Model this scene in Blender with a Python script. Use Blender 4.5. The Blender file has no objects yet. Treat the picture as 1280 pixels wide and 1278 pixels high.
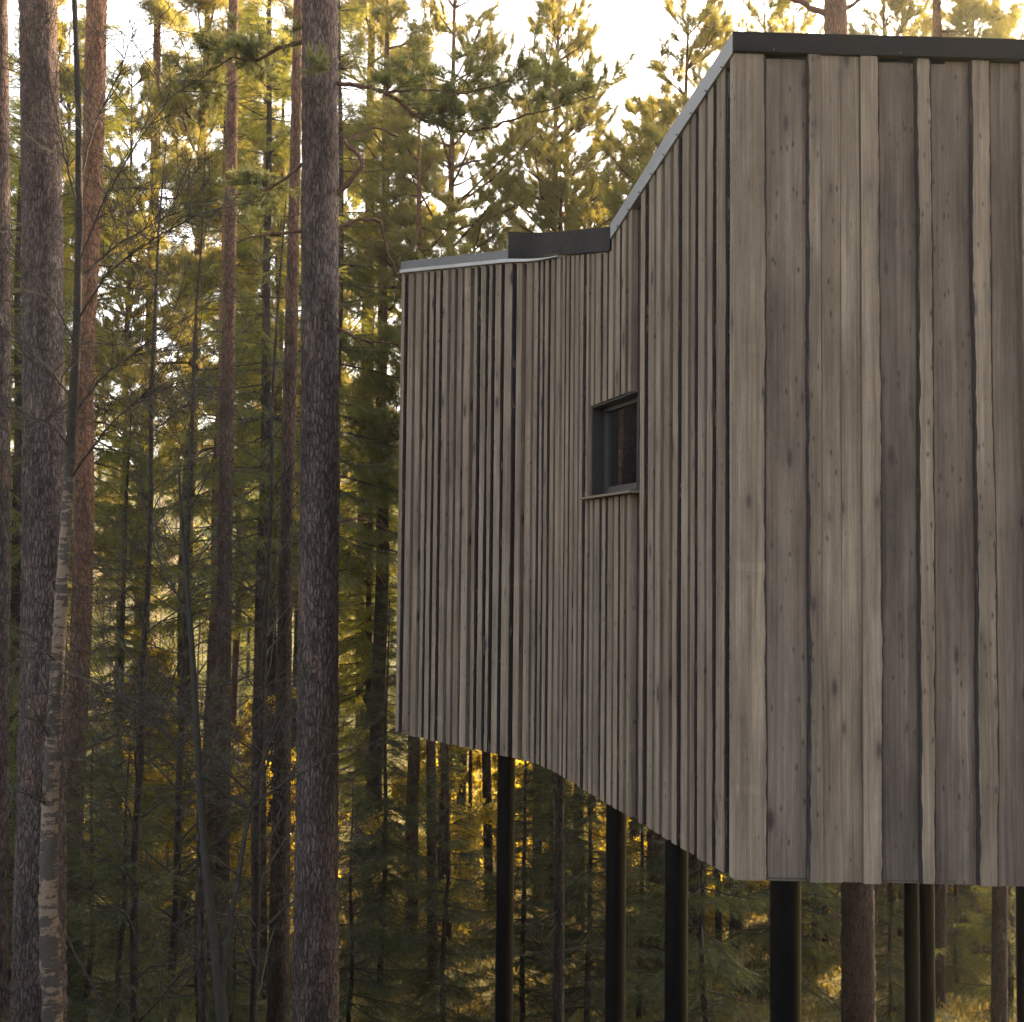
import bpy, math, random
import numpy as np
from mathutils import Vector, Matrix

R = random.Random(7)
sc = bpy.context.scene
COL = sc.collection

# ------------------------------------------------------------------ camera
F = 1360.0                                   # focal length in photo pixels (1280 wide)
PITCH = math.atan(61 / F)
ROLL = 0.010
cam_d = bpy.data.cameras.new("camera")
cam = bpy.data.objects.new("camera", cam_d)
COL.objects.link(cam)
sc.camera = cam
cam_d.sensor_fit = 'HORIZONTAL'
cam_d.sensor_width = 36
cam_d.lens = F / 1280 * 36
cam_d.clip_end = 3000
cam_d.dof.use_dof = True
cam_d.dof.focus_distance = 7.5
cam_d.dof.aperture_fstop = 5.0
ROT = Matrix.Rotation(math.pi / 2 + PITCH, 3, 'X') @ Matrix.Rotation(ROLL, 3, 'Z')
cam.rotation_euler = ROT.to_euler()
cam.location = (0, 0, 0)


def ray(px, py):
    return ROT @ Vector(((px - 640) / F, -(py - 639) / F, -1))


def at(px, py, Y):
    r = ray(px, py)
    return r * (Y / r.y)


def on_z(px, py, z):
    r = ray(px, py)
    return r * (z / r.z)


# ------------------------------------------------------------------ helpers
def tag(o, label=None, cat=None, group=None, kind=None):
    if label: o['label'] = label
    if cat: o['category'] = cat
    if group: o['group'] = group
    if kind: o['kind'] = kind
    return o


def empty(name, loc, parent=None):
    o = bpy.data.objects.new(name, None)
    o.location = loc
    o.empty_display_size = 0.2
    COL.objects.link(o)
    if parent: o.parent = parent
    return o


class MB:
    """collects geometry, builds one mesh"""
    def __init__(s):
        s.v = []; s.n = 0; s.q = []; s.t = []; s.qm = []; s.tm = []
        s.attr = {}

    def add(s, verts, quads=None, tris=None, mat=0, **attrs):
        verts = np.asarray(verts, dtype=np.float32).reshape(-1, 3)
        k = len(verts)
        s.v.append(verts)
        if quads is not None and len(quads):
            q = np.asarray(quads, dtype=np.int32).reshape(-1, 4) + s.n
            s.q.append(q); s.qm.append(np.broadcast_to(np.asarray(mat, np.int32), (len(q),)))
        if tris is not None and len(tris):
            t = np.asarray(tris, dtype=np.int32).reshape(-1, 3) + s.n
            s.t.append(t); s.tm.append(np.broadcast_to(np.asarray(mat, np.int32), (len(t),)))
        for nme, val in attrs.items():
            s.attr.setdefault(nme, []).append((s.n, k, val))
        s.n += k

    def box(s, c, ax, ay, az, mat=0, **attrs):
        c = np.array(c); ax = np.array(ax); ay = np.array(ay); az = np.array(az)
        vs = [c + sx * ax + sy * ay + sz * az for sz in (-1, 1) for sy in (-1, 1) for sx in (-1, 1)]
        s.add(vs, [(0, 2, 3, 1), (4, 5, 7, 6), (0, 1, 5, 4), (2, 6, 7, 3), (0, 4, 6, 2), (1, 3, 7, 5)], mat=mat, **attrs)

    def tube(s, pts, rad, n=6, mat=0, caps=False, rough=0.0, **attrs):
        P = np.asarray(pts, dtype=np.float64); m = len(P)
        rad = np.broadcast_to(np.asarray(rad, dtype=np.float64), (m,))
        T = np.gradient(P, axis=0)
        T /= np.linalg.norm(T, axis=1)[:, None] + 1e-9
        ref = np.array([0, 0, 1.0]) if abs(T[0, 2]) < 0.8 else np.array([0, 1.0, 0])
        U = np.cross(T, ref); U /= np.linalg.norm(U, axis=1)[:, None] + 1e-9
        V = np.cross(T, U)
        a = np.arange(n) * 2 * math.pi / n
        rr = rad[:, None] * np.ones((m, n))
        if rough:
            rr = rr * (1 + rough * (np.random.RandomState(m * 7 + n).rand(m, n) - 0.5))
        vs = P[:, None, :] + rr[:, :, None] * (np.cos(a)[None, :, None] * U[:, None, :] + np.sin(a)[None, :, None] * V[:, None, :])
        i = np.arange(m - 1)[:, None] * n; j = np.arange(n)[None, :]; jn = (j + 1) % n
        q = np.stack([i + j, i + jn, i + n + jn, i + n + j], -1).reshape(-1, 4)
        tr = None
        vv = vs.reshape(-1, 3)
        if caps:
            vv = np.vstack([vv, P[0], P[-1]])
            b = m * n
            tr = [(b, (k + 1) % n, k) for k in range(n)] + [(b + 1, (m - 1) * n + k, (m - 1) * n + (k + 1) % n) for k in range(n)]
        s.add(vv, q, tr, mat=mat, **attrs)

    def build(s, name, mats, parent=None, smooth=False, loc=None):
        me = bpy.data.meshes.new(name)
        V = np.concatenate(s.v) if s.v else np.zeros((0, 3), np.float32)
        Q = np.concatenate(s.q) if s.q else np.zeros((0, 4), np.int32)
        T = np.concatenate(s.t) if s.t else np.zeros((0, 3), np.int32)
        me.vertices.add(len(V)); me.vertices.foreach_set('co', V.astype(np.float32).ravel())
        loops = np.concatenate([Q.ravel(), T.ravel()]).astype(np.int32)
        me.loops.add(len(loops)); me.loops.foreach_set('vertex_index', loops)
        st = np.concatenate([np.arange(len(Q)) * 4, len(Q) * 4 + np.arange(len(T)) * 3]).astype(np.int32)
        me.polygons.add(len(st)); me.polygons.foreach_set('loop_start', st)
        mi = np.concatenate((s.qm if s.qm else []) + (s.tm if s.tm else [])).astype(np.int32)
        me.polygons.foreach_set('material_index', mi)
        me.polygons.foreach_set('use_smooth', np.full(len(st), bool(smooth)))
        for nme, lst in s.attr.items():
            vec = np.ndim(lst[0][2]) and np.shape(lst[0][2])[-1] == 3 and np.ndim(lst[0][2]) >= 1
            at_ = me.attributes.new(nme, 'FLOAT_VECTOR' if vec else 'FLOAT', 'POINT')
            arr = np.zeros((len(V), 3) if vec else (len(V),), np.float32)
            for a0, k, val in lst: arr[a0:a0 + k] = val
            at_.data.foreach_set('vector' if vec else 'value', arr.ravel())
        me.update(calc_edges=True); me.validate()
        for m_ in (mats if isinstance(mats, (list, tuple)) else [mats]): me.materials.append(m_)
        o = bpy.data.objects.new(name, me)
        COL.objects.link(o)
        if parent: o.parent = parent
        if loc is not None: o.location = loc
        return o


# ------------------------------------------------------------------ materials
class NT:
    def __init__(s, name):
        s.m = bpy.data.materials.new(name); s.m.use_nodes = True
        s.t = s.m.node_tree; s.t.nodes.clear()
        s.out = s.n('ShaderNodeOutputMaterial')

    def n(s, typ, **kw):
        nd = s.t.nodes.new(typ)
        for k, v in kw.items():
            if k.startswith('_'):
                setattr(nd, k[1:], v)
            else:
                key = int(k[1:]) if k[0] == 'i' and k[1:].isdigit() else k.replace('__', ' ')
                if hasattr(v, 'is_output') or isinstance(v, bpy.types.NodeSocket): s.t.links.new(v, nd.inputs[key])
                else: nd.inputs[key].default_value = v
        return nd

    def ramp(s, fac, stops):
        r = s.n('ShaderNodeValToRGB', Fac=fac)
        el = r.color_ramp.elements
        while len(el) < len(stops): el.new(0.5)
        for e, (p, c) in zip(el, stops):
            e.position = p; e.color = (*c, 1) if len(c) == 3 else c
        return r.outputs['Color']

    def mix(s, fac, a, b, mode='MIX'):
        nd = s.t.nodes.new('ShaderNodeMix'); nd.data_type = 'RGBA'; nd.blend_type = mode
        for k, v in ((0, fac), (6, a), (7, b)):
            if isinstance(v, bpy.types.NodeSocket): s.t.links.new(v, nd.inputs[k])
            else: nd.inputs[k].default_value = v if k == 0 else ((*v, 1) if len(v) == 3 else v)
        return nd.outputs[2]

    def math(s, op, a, b=0.0, c=0.0):
        nd = s.t.nodes.new('ShaderNodeMath'); nd.operation = op
        for k, v in enumerate((a, b, c)):
            if isinstance(v, bpy.types.NodeSocket): s.t.links.new(v, nd.inputs[k])
            else: nd.inputs[k].default_value = v
        return nd.outputs[0]

    def vscale(s, vec, sc_, off=(0, 0, 0)):
        return s.n('ShaderNodeMapping', Vector=vec, Scale=sc_, Location=off).outputs[0]

    def noise(s, vec, scale=1, detail=4, rough=0.6, out='Fac'):
        return s.n('ShaderNodeTexNoise', Vector=vec, Scale=scale, Detail=detail, Roughness=rough).outputs[out]

    def done(s, col, rough=0.8, bump=None, bstr=0.4, bdist=0.01, metal=0.0, spec=0.3):
        b = s.n('ShaderNodeBsdfPrincipled')
        for k, v in (('Base Color', col), ('Roughness', rough), ('Metallic', metal), ('Specular IOR Level', spec)):
            if isinstance(v, bpy.types.NodeSocket): s.t.links.new(v, b.inputs[k])
            else: b.inputs[k].default_value = (*v, 1) if k == 'Base Color' and len(v) == 3 else v
        if bump is not None:
            bp = s.n('ShaderNodeBump', Height=bump, Strength=bstr, Distance=bdist)
            s.t.links.new(bp.outputs[0], b.inputs['Normal'])
        s.t.links.new(b.outputs[0], s.out.inputs[0])
        return s.m


def mat_wood():
    t = NT('grey_stained_wood')
    bc = t.n('ShaderNodeAttribute', _attribute_name='bc').outputs['Vector']
    tone = t.n('ShaderNodeAttribute', _attribute_name='tone').outputs['Fac']
    warp = t.noise(t.vscale(bc, (9, 1, 1.6)), 1, 2, 0.5)
    sep = t.n('ShaderNodeSeparateXYZ', Vector=bc)
    x = t.math('ADD', sep.outputs[0], t.math('MULTIPLY', warp, 0.035))
    wv = t.n('ShaderNodeCombineXYZ', X=x, Y=sep.outputs[1], Z=sep.outputs[2]).outputs[0]
    grain = t.noise(t.vscale(wv, (70, 1, 0.9)), 1, 5, 0.7)
    fine = t.noise(t.vscale(wv, (420, 1, 7)), 1, 3, 0.7)
    fuzz = t.noise(t.vscale(bc, (160, 1, 160)), 1, 3, 0.8)
    blot = t.n('ShaderNodeMapRange', Value=t.noise(t.vscale(bc, (5, 1, 1.0), (3, 0, 9)), 1, 5, 0.65), i1=0.33, i2=0.67, i3=0.0, i4=1.0).outputs[0]
    # knots
    kv = t.n('ShaderNodeTexVoronoi', Vector=t.vscale(t.n('ShaderNodeCombineXYZ', X=x, Y=sep.outputs[1], Z=sep.outputs[2]).outputs[0], (10, 1, 3.2)), Scale=1.0, Randomness=1.0)
    kd = kv.outputs['Distance']
    krnd = t.n('ShaderNodeSeparateColor', Color=kv.outputs['Color']).outputs[0]
    ksz = t.math('MULTIPLY', t.math('MAXIMUM', t.math('SUBTRACT', krnd, 0.46), 0), 0.30)
    knot = t.n('ShaderNodeMapRange', Value=t.math('SUBTRACT', kd, ksz), i1=-0.03, i2=0.09, i3=1.0, i4=0.0).outputs[0]
    knot = t.math('MULTIPLY', knot, t.math('GREATER_THAN', krnd, 0.48))
    halo = t.n('ShaderNodeMapRange', Value=t.math('SUBTRACT', kd, ksz), i1=0.0, i2=0.30, i3=1.0, i4=0.0).outputs[0]
    halo = t.math('MULTIPLY', halo, t.math('GREATER_THAN', krnd, 0.48))
    k2 = t.n('ShaderNodeTexVoronoi', Vector=t.vscale(wv, (24, 1, 9)), Scale=1.0, Randomness=1.0)
    k2r = t.n('ShaderNodeSeparateColor', Color=k2.outputs['Color']).outputs[1]
    k2m = t.math('MULTIPLY', t.n('ShaderNodeMapRange', Value=k2.outputs['Distance'], i1=0.06, i2=0.22, i3=1.0, i4=0.0).outputs[0], t.math('GREATER_THAN', k2r, 0.50))
    light = t.mix(blot, (0.108, 0.083, 0.063), (0.205, 0.162, 0.126))
    dark = t.mix(blot, (0.056, 0.043, 0.037), (0.125, 0.098, 0.083))
    col = t.mix(t.math('MINIMUM', tone, 1.0), light, dark)
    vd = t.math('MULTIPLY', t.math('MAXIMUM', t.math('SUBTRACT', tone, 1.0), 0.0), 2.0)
    col = t.mix(t.math('MINIMUM', vd, 1.0), col, (0.020, 0.017, 0.016))  # side gap boards: dark stain, with the gaps' shade put into the colour
    g = t.n('ShaderNodeMapRange', Value=grain, i1=0.3, i2=0.72, i3=0.62, i4=1.26).outputs[0]
    g2 = t.n('ShaderNodeMapRange', Value=fine, i1=0.3, i2=0.7, i3=0.82, i4=1.16).outputs[0]
    g3 = t.n('ShaderNodeMapRange', Value=fuzz, i1=0.3, i2=0.7, i3=0.84, i4=1.14).outputs[0]
    gm = t.math('MULTIPLY', t.math('MULTIPLY', g, g2), g3)
    stk = t.noise(t.vscale(wv, (14, 1, 0.35), (1, 5, 2)), 1, 3, 0.6)
    gm = t.math('MULTIPLY', gm, t.n('ShaderNodeMapRange', Value=stk, i1=0.35, i2=0.65, i3=0.80, i4=1.10).outputs[0])
    # faint joist-line bands left by the stain
    zz = t.math('ADD', sep.outputs[2], t.math('MULTIPLY', sep.outputs[1], 0.0))
    fr = t.math('FRACT', t.math('MULTIPLY', t.math('ADD', t.math('ADD', sep.outputs[2], sep.outputs[1]), 10.13), 0.86))
    band = t.math('MULTIPLY', t.math('MULTIPLY', t.math('LESS_THAN', fr, 0.040), t.math('GREATER_THAN', t.math('FRACT', t.math('MULTIPLY', sep.outputs[1], 7.7)), 0.70)), 0.16)
    gm = t.math('ADD', gm, t.math('MULTIPLY', band, t.math('ADD', blot, -0.1)))
    col = t.mix(1.0, col, t.n('ShaderNodeCombineColor', Red=gm, Green=gm, Blue=gm).outputs[0], 'MULTIPLY')
    col = t.mix(t.math('MULTIPLY', halo, 0.45), col, (0.06, 0.045, 0.042))
    col = t.mix(t.math('MULTIPLY', knot, 0.92), col, (0.035, 0.024, 0.022))
    col = t.mix(t.math('MULTIPLY', k2m, 0.8), col, (0.03, 0.02, 0.018))
    h = t.math('ADD', t.math('MULTIPLY', grain, 0.7), t.math('ADD', t.math('MULTIPLY', fuzz, 0.35), t.math('MULTIPLY', halo, 0.6)))
    return t.done(col, 0.82, h, 0.35, 0.006, spec=0.25)


def mat_waney():
    t = NT('waney_bark_edge')
    bc = t.n('ShaderNodeAttribute', _attribute_name='bc').outputs['Vector']
    tone = t.n('ShaderNodeAttribute', _attribute_name='tone').outputs['Fac']
    n1 = t.noise(t.vscale(bc, (150, 1, 95)), 1, 4, 0.85)
    n2 = t.noise(t.vscale(bc, (8, 1, 4)), 1, 3, 0.6)
    c = t.ramp(n1, [(0.38, (0.012, 0.011, 0.012)), (0.54, (0.03, 0.026, 0.025)), (0.68, (0.20, 0.17, 0.15))])
    c2 = t.mix(n2, (0.10, 0.085, 0.072), (0.17, 0.145, 0.125))
    col = t.mix(t.math('GREATER_THAN', n2, 0.36), c2, c)
    return t.done(col, 0.9, n1, 0.8, 0.01, spec=0.15)


def mat_metal(name, c, rough, metal=0.0, spec=0.5):
    t = NT(name)
    ob = t.n('ShaderNodeTexCoord').outputs['Object']
    n1 = t.noise(t.vscale(ob, (2.2, 2.2, 5)), 1, 5, 0.65)
    n2 = t.noise(ob, 60, 2, 0.6)
    k = t.n('ShaderNodeMapRange', Value=t.math('ADD', n1, t.math('MULTIPLY', n2, 0.15)), i1=0.35, i2=0.8, i3=0.72, i4=1.3).outputs[0]
    col = t.mix(1.0, c, t.n('ShaderNodeCombineColor', Red=k, Green=k, Blue=k).outputs[0], 'MULTIPLY')
    r = t.n('ShaderNodeMapRange', Value=n1, i1=0.3, i2=0.7, i3=rough - 0.08, i4=rough + 0.12).outputs[0]
    return t.done(col, r, n1, 0.12, 0.02, metal, spec)


def mat_bark(name, dark, light, red, redz=(3, 9), scale=1.0):
    """plated bark: darker low, redder and smoother with height (object Z)"""
    t = NT(name)
    ob = t.n('ShaderNodeTexCoord').outputs['Object']
    wob = t.noise(ob, 9 * scale, 4, 0.7, 'Color')
    v = t.mix(0.16, ob, wob, 'LINEAR_LIGHT') if False else ob
    vm = t.n('ShaderNodeVectorMath', _operation='MULTIPLY_ADD', i0=wob, i1=(0.05, 0.05, 0.16), i2=ob).outputs[0]
    vo = t.n('ShaderNodeTexVoronoi', Vector=t.vscale(vm, (30 * scale, 30 * scale, 6.5 * scale)), _feature='DISTANCE_TO_EDGE', Scale=1.0)
    d = vo.outputs['Distance']
    crack = t.n('ShaderNodeMapRange', Value=d, i1=0.0, i2=0.16, i3=0.0, i4=1.0).outputs[0]
    vc = t.n('ShaderNodeTexVoronoi', Vector=t.vscale(vm, (30 * scale, 30 * scale, 6.5 * scale)), Scale=1.0).outputs['Color']
    vr = t.n('ShaderNodeSeparateColor', Color=vc).outputs[0]
    n1 = t.noise(t.vscale(ob, (30 * scale, 30 * scale, 14 * scale)), 1, 5, 0.75)
    n2 = t.noise(t.vscale(ob, (2.5, 2.5, 0.9)), 1, 4, 0.65)
    base = t.mix(t.math('ADD', t.math('MULTIPLY', vr, 0.30), t.math('MULTIPLY', t.math('SUBTRACT', n1, 0.25), 1.1)), dark, light)
    zf = t.n('ShaderNodeSeparateXYZ', Vector=ob).outputs[2]
    zf = t.n('ShaderNodeMapRange', Value=zf, i1=redz[0], i2=redz[1], i3=0.0, i4=1.0).outputs[0]
    rf = t.math('MINIMUM', t.math('ADD', zf, t.math('MULTIPLY', t.math('GREATER_THAN', n2, 0.60), 0.30)), 1.0)
    col = t.mix(rf, base, t.mix(n1, tuple(x * 0.65 for x in red), tuple(min(1, x * 1.35) for x in red)))
    col = t.mix(t.math('MULTIPLY', t.math('SUBTRACT', 1.0, crack), 0.6), col, tuple(x * 0.35 for x in dark))
    n5 = t.noise(t.vscale(ob, (4.5, 4.5, 1.7), (7, 3, 1)), 1, 5, 0.7)
    kk = t.n('ShaderNodeMapRange', Value=n5, i1=0.3, i2=0.7, i3=0.55, i4=1.35).outputs[0]
    col = t.mix(1.0, col, t.n('ShaderNodeCombineColor', Red=kk, Green=kk, Blue=kk).outputs[0], 'MULTIPLY')
    h = t.math('ADD', t.math('MULTIPLY', crack, 0.8), t.math('MULTIPLY', n1, 0.7))
    return t.done(col, 0.92, h, 0.9, 0.03, spec=0.12)


def mat_birch():
    t = NT('birch_bark')
    ob = t.n('ShaderNodeTexCoord').outputs['Object']
    n1 = t.noise(t.vscale(ob, (6, 6, 26)), 1, 4, 0.7)
    n2 = t.noise(t.vscale(ob, (3, 3, 2.2)), 1, 3, 0.6)
    n3 = t.noise(ob, 55, 4, 0.7)
    pale = t.mix(n3, (0.08, 0.056, 0.042), (0.22, 0.165, 0.125))
    dk = t.mix(n3, (0.022, 0.018, 0.017), (0.085, 0.072, 0.062))
    m = t.math('GREATER_THAN', t.math('ADD', t.math('MULTIPLY', n1, 0.5), t.math('MULTIPLY', n2, 0.6)), 0.545)
    col = t.mix(m, pale, dk)
    zf = t.n('ShaderNodeSeparateXYZ', Vector=ob).outputs[2]
    up = t.n('ShaderNodeMapRange', Value=zf, i1=6.5, i2=7.1, i3=0.0, i4=0.97).outputs[0]
    col = t.mix(up, col, t.mix(n3, (0.010, 0.008, 0.007), (0.040, 0.033, 0.029)))
    return t.done(col, 0.85, t.math('ADD', n1, n3), 0.6, 0.015, spec=0.15)


def mat_twig(name, a, b):
    t = NT(name)
    ob = t.n('ShaderNodeTexCoord').outputs['Object']
    n = t.noise(ob, 14, 4, 0.7)
    return t.done(t.mix(n, a, b), 0.9, n, 0.4, 0.01, spec=0.12)


def mat_leaf(name, a, b, c, trans, tw=0.42):
    """needles: two greens and an old-needle tone, lit through from behind"""
    t = NT(name)
    rn = t.n('ShaderNodeAttribute', _attribute_name='rnd').outputs['Fac']
    ob = t.n('ShaderNodeTexCoord').outputs['Object']
    oi = t.n('ShaderNodeObjectInfo').outputs['Random']
    n = t.noise(ob, 0.9, 3, 0.6)
    f = t.math('ADD', t.math('MULTIPLY', rn, 0.5), t.math('MULTIPLY', n, 0.5))
    col = t.mix(f, a, b)
    col = t.mix(t.math('MULTIPLY', t.math('GREATER_THAN', rn, 0.90), 0.7), col, c)
    hs = t.n('ShaderNodeHueSaturation', Color=col, Value=t.n('ShaderNodeMapRange', Value=oi, i1=0, i2=1, i3=0.75, i4=1.2).outputs[0], Hue=t.n('ShaderNodeMapRange', Value=oi, i1=0, i2=1, i3=0.485, i4=0.515).outputs[0])
    col = hs.outputs[0]
    d = t.n('ShaderNodeBsdfDiffuse', Color=col)
    g = t.n('ShaderNodeBsdfGlossy', Color=(0.6, 0.6, 0.6, 1), Roughness=0.45)
    tr = t.n('ShaderNodeBsdfTranslucent', Color=t.mix(1.0, (*trans, 1), t.mix(f, (0.75, 0.8, 0.7), (1.15, 1.1, 1.0)), 'MULTIPLY'))
    m1 = t.n('ShaderNodeMixShader', Fac=tw, i1=d.outputs[0], i2=tr.outputs[0])
    m2 = t.n('ShaderNodeMixShader', Fac=0.05, i1=m1.outputs[0], i2=g.outputs[0])
    t.t.links.new(m2.outputs[0], t.out.inputs[0])
    return t.m


WOOD = mat_wood(); WANEY = mat_waney()
BLACKM = mat_metal('black_sheet_metal', (0.0035, 0.0035, 0.0045), 0.55, 0, 0.14)
GREYM = mat_metal('pale_grey_sheet_metal', (0.15, 0.15, 0.152), 0.45, 0.3)
PILEM = mat_metal('black_painted_steel', (0.0025, 0.0025, 0.0035), 0.4, 0, 0.12)
SCREW = mat_metal('dark_screw', (0.02, 0.02, 0.02), 0.5)
PINE_LOW = mat_bark('grey_pine_bark', (0.038, 0.030, 0.030), (0.150, 0.118, 0.110), (0.15, 0.085, 0.062), (10, 17), 1.15)
PINE_MID = mat_bark('brown_pine_bark', (0.030, 0.022, 0.020), (0.088, 0.064, 0.053), (0.17, 0.092, 0.062), (9, 17))
PINE_RED = mat_bark('orange_pine_bark', (0.040, 0.026, 0.022), (0.105, 0.068, 0.052), (0.19, 0.098, 0.060), (5, 14))
SPRUCE_BARK = mat_bark('spruce_bark', (0.025, 0.021, 0.019), (0.085, 0.070, 0.062), (0.085, 0.065, 0.055), (5, 30), 1.4)
BIRCH = mat_birch()
TWIG = mat_twig('dead_twig', (0.015, 0.013, 0.012), (0.062, 0.052, 0.046))
TWIGG = mat_twig('grey_sapling_bark', (0.014, 0.013, 0.012), (0.044, 0.040, 0.035))
TWIGO = mat_twig('orange_limb_bark', (0.030, 0.018, 0.014), (0.12, 0.066, 0.046))
TWIGP = mat_twig('birch_twig', (0.13, 0.075, 0.06), (0.26, 0.17, 0.14))
SPRUCE = mat_leaf('spruce_needles', (0.010, 0.024, 0.010), (0.030, 0.052, 0.018), (0.09, 0.058, 0.028), (0.52, 0.50, 0.06), 0.32)
PINEN = mat_leaf('pine_needles', (0.020, 0.048, 0.024), (0.056, 0.092, 0.038), (0.20, 0.13, 0.04), (0.60, 0.49, 0.09), 0.40)
LEAFY = mat_leaf('yellow_green_leaves', (0.04, 0.06, 0.015), (0.10, 0.10, 0.025), (0.20, 0.12, 0.04), (0.75, 0.55, 0.05), 0.55)
BARECROWN = mat_leaf('distant_bare_birch_crowns', (0.13, 0.085, 0.07), (0.24, 0.16, 0.13), (0.28, 0.18, 0.14), (0.40, 0.26, 0.18), 0.5)
SPRUCEDK = mat_leaf('shaded_spruce_needles', (0.007, 0.016, 0.007), (0.022, 0.038, 0.014), (0.06, 0.042, 0.02), (0.34, 0.34, 0.05), 0.18)  # darker copy of the spruce needles, forest shade put into the colour
PINESH = mat_leaf('shade_toned_pine_needles', (0.014, 0.032, 0.016), (0.040, 0.062, 0.028), (0.06, 0.05, 0.02), (0.35, 0.33, 0.08), 0.25)  # near pine's limbs: their shade is put into this darker needle colour
COVER = mat_leaf('undergrowth_leaves', (0.030, 0.034, 0.012), (0.085, 0.070, 0.028), (0.16, 0.10, 0.05), (0.36, 0.26, 0.06))

# ------------------------------------------------------------------ terrain
H_B = 1.654                                   # cabin underside is this far below the eye


def sstep(a, b, x):
    t = np.clip((x - a) / (b - a), 0, 1)
    return t * t * (3 - 2 * t)


def ground_z(x, y):
    x = np.asarray(x, float); y = np.asarray(y, float)
    z = -1.7 - 6.9 * sstep(1.0, 15, y) - 2.6 * sstep(16, 46, y)
    z += 0.22 * np.sin(x * 0.55 + 1.3) * np.cos(y * 0.43) + 0.12 * np.sin(x * 1.7 + y * 0.9)
    z += 44 * sstep(85, 330, y) + 10 * sstep(85, 330, y) * np.sin(x * 0.012 + 0.6)
    z += 0.6 * sstep(60, 120, y) * np.sin(x * 0.13) * np.sin(y * 0.11)
    # hollow for the pond
    d = np.hypot((x + 17.5) / 7.0, (y - 56) / 7.5)
    z -= 0.7 * (1 - sstep(0.6, 1.25, d))
    return z


def terrain():
    xs = np.concatenate([np.linspace(-420, -40, 39), np.linspace(-38, 40, 118), np.linspace(45, 420, 38)])
    ys = np.concatenate([np.linspace(-60, -2, 15), np.linspace(-1, 90, 140), np.linspace(94, 700, 70)])
    X, Y = np.meshgrid(xs, ys)
    Z = ground_z(X, Y)
    nx, ny = len(xs), len(ys)
    i = np.arange(ny - 1)[:, None] * nx; j = np.arange(nx - 1)[None, :]
    q = np.stack([i + j, i + j + 1, i + nx + j + 1, i + nx + j], -1).reshape(-1, 4)
    mb = MB(); mb.add(np.stack([X, Y, Z], -1).reshape(-1, 3), q)
    t = NT('forest_floor')
    ob = t.n('ShaderNodeTexCoord').outputs['Object']
    n1 = t.noise(ob, 0.35, 5, 0.7); n2 = t.noise(ob, 6, 6, 0.75)
    c = t.ramp(n2, [(0.30, (0.035, 0.030, 0.018)), (0.5, (0.10, 0.085, 0.035)), (0.68, (0.20, 0.145, 0.08))])
    c = t.mix(n1, c, t.mix(n2, (0.06, 0.075, 0.02), (0.15, 0.14, 0.05)))
    m = t.done(c, 0.95, n2, 0.8, 0.1, spec=0.1)
    tag(mb.build('ground', m, smooth=True), kind='structure', label='brown and mossy forest floor sloping down below the cabin')


terrain()


def pond():
    mb = MB()
    n = 40
    vs = [(-17.5, 56, -11.32)]
    for k in range(n):
        a = k / n * 2 * math.pi
        r = 1.0 + 0.13 * math.sin(3 * a + 1) + 0.08 * math.sin(5 * a)
        vs.append((-17.5 + 7.2 * r * math.cos(a), 56 + 8.0 * r * math.sin(a), -11.32))
    mb.add(vs, None, [(0, 1 + k, 1 + (k + 1) % n) for k in range(n)])
    t = NT('pond_water')
    ob = t.n('ShaderNodeTexCoord').outputs['Object']
    n1 = t.noise(t.vscale(ob, (1, 3, 1)), 2.5, 3, 0.6)
    m = t.done((0.05, 0.06, 0.07), 0.12, n1, 0.10, 0.05, spec=0.8)
    tag(mb.build('water', m), kind='structure', label='pale water glimpsed between the trees at lower left')


pond()

# ------------------------------------------------------------------ cabin
ZB = -H_B
bottomB = lambda x: 1100 - 0.595 * (919 - x)
bottomC = lambda x: 916 + 0.212 * (x - 494)
ctrl = [(494, 916), (560, bottomC(560)), (640, bottomC(640))]
for k in range(1, 10):                       # rounded bend in the wall
    u = k / 10
    a = np.array((648, bottomC(648))); b = np.array((676, 954.6)); c = np.array((706, bottomB(706)))
    p = (1 - u) ** 2 * a + 2 * u * (1 - u) * b + u * u * c
    ctrl.append(tuple(p))
ctrl += [(760, bottomB(760)), (840, bottomB(840)), (919, 1100)]
PATH = np.array([on_z(x, y, ZB)[:2] for x, y in ctrl])          # from the far left end to the corner
CORNER = PATH[-1]
AEND = np.array(on_z(1280, 1108, ZB)[:2])
aT = (AEND - CORNER) / np.linalg.norm(AEND - CORNER)
ALEN = float(np.linalg.norm(AEND - CORNER)) + 3.0
seg = np.linalg.norm(np.diff(PATH, axis=0), axis=1)
SS = np.concatenate([[0], np.cumsum(seg)])
LEN = SS[-1]


def pth(s):
    p = np.array([np.interp(s, SS, PATH[:, 0]), np.interp(s, SS, PATH[:, 1])])
    e = 0.03
    a_, b_ = max(0, s - e), min(LEN, s + e)
    t = np.array([np.interp(b_, SS, PATH[:, 0]) - np.interp(a_, SS, PATH[:, 0]), np.interp(b_, SS, PATH[:, 1]) - np.interp(a_, SS, PATH[:, 1])])
    t /= np.linalg.norm(t)
    n = np.array([t[1], -t[0]])
    if n @ (-p) < 0: n = -n
    return p, t, n


def s_at_px(px):
    """arc length where the wall is seen at this photo column (at mid height)"""
    best = None
    ss = np.linspace(0, LEN, 1500)
    P = np.stack([np.interp(ss, SS, PATH[:, 0]), np.interp(ss, SS, PATH[:, 1])], -1)
    inv = ROT.transposed()
    M = np.array(inv)
    w = np.column_stack([P, np.full(len(P), 0.0)]) @ M.T
    x = 640 + F * w[:, 0] / -w[:, 2]
    return float(ss[np.argmin(abs(x - px))])


def z_at(px, py):
    p, _, _ = pth(s_at_px(px))
    return at(px, py, p[1]).z


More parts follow.
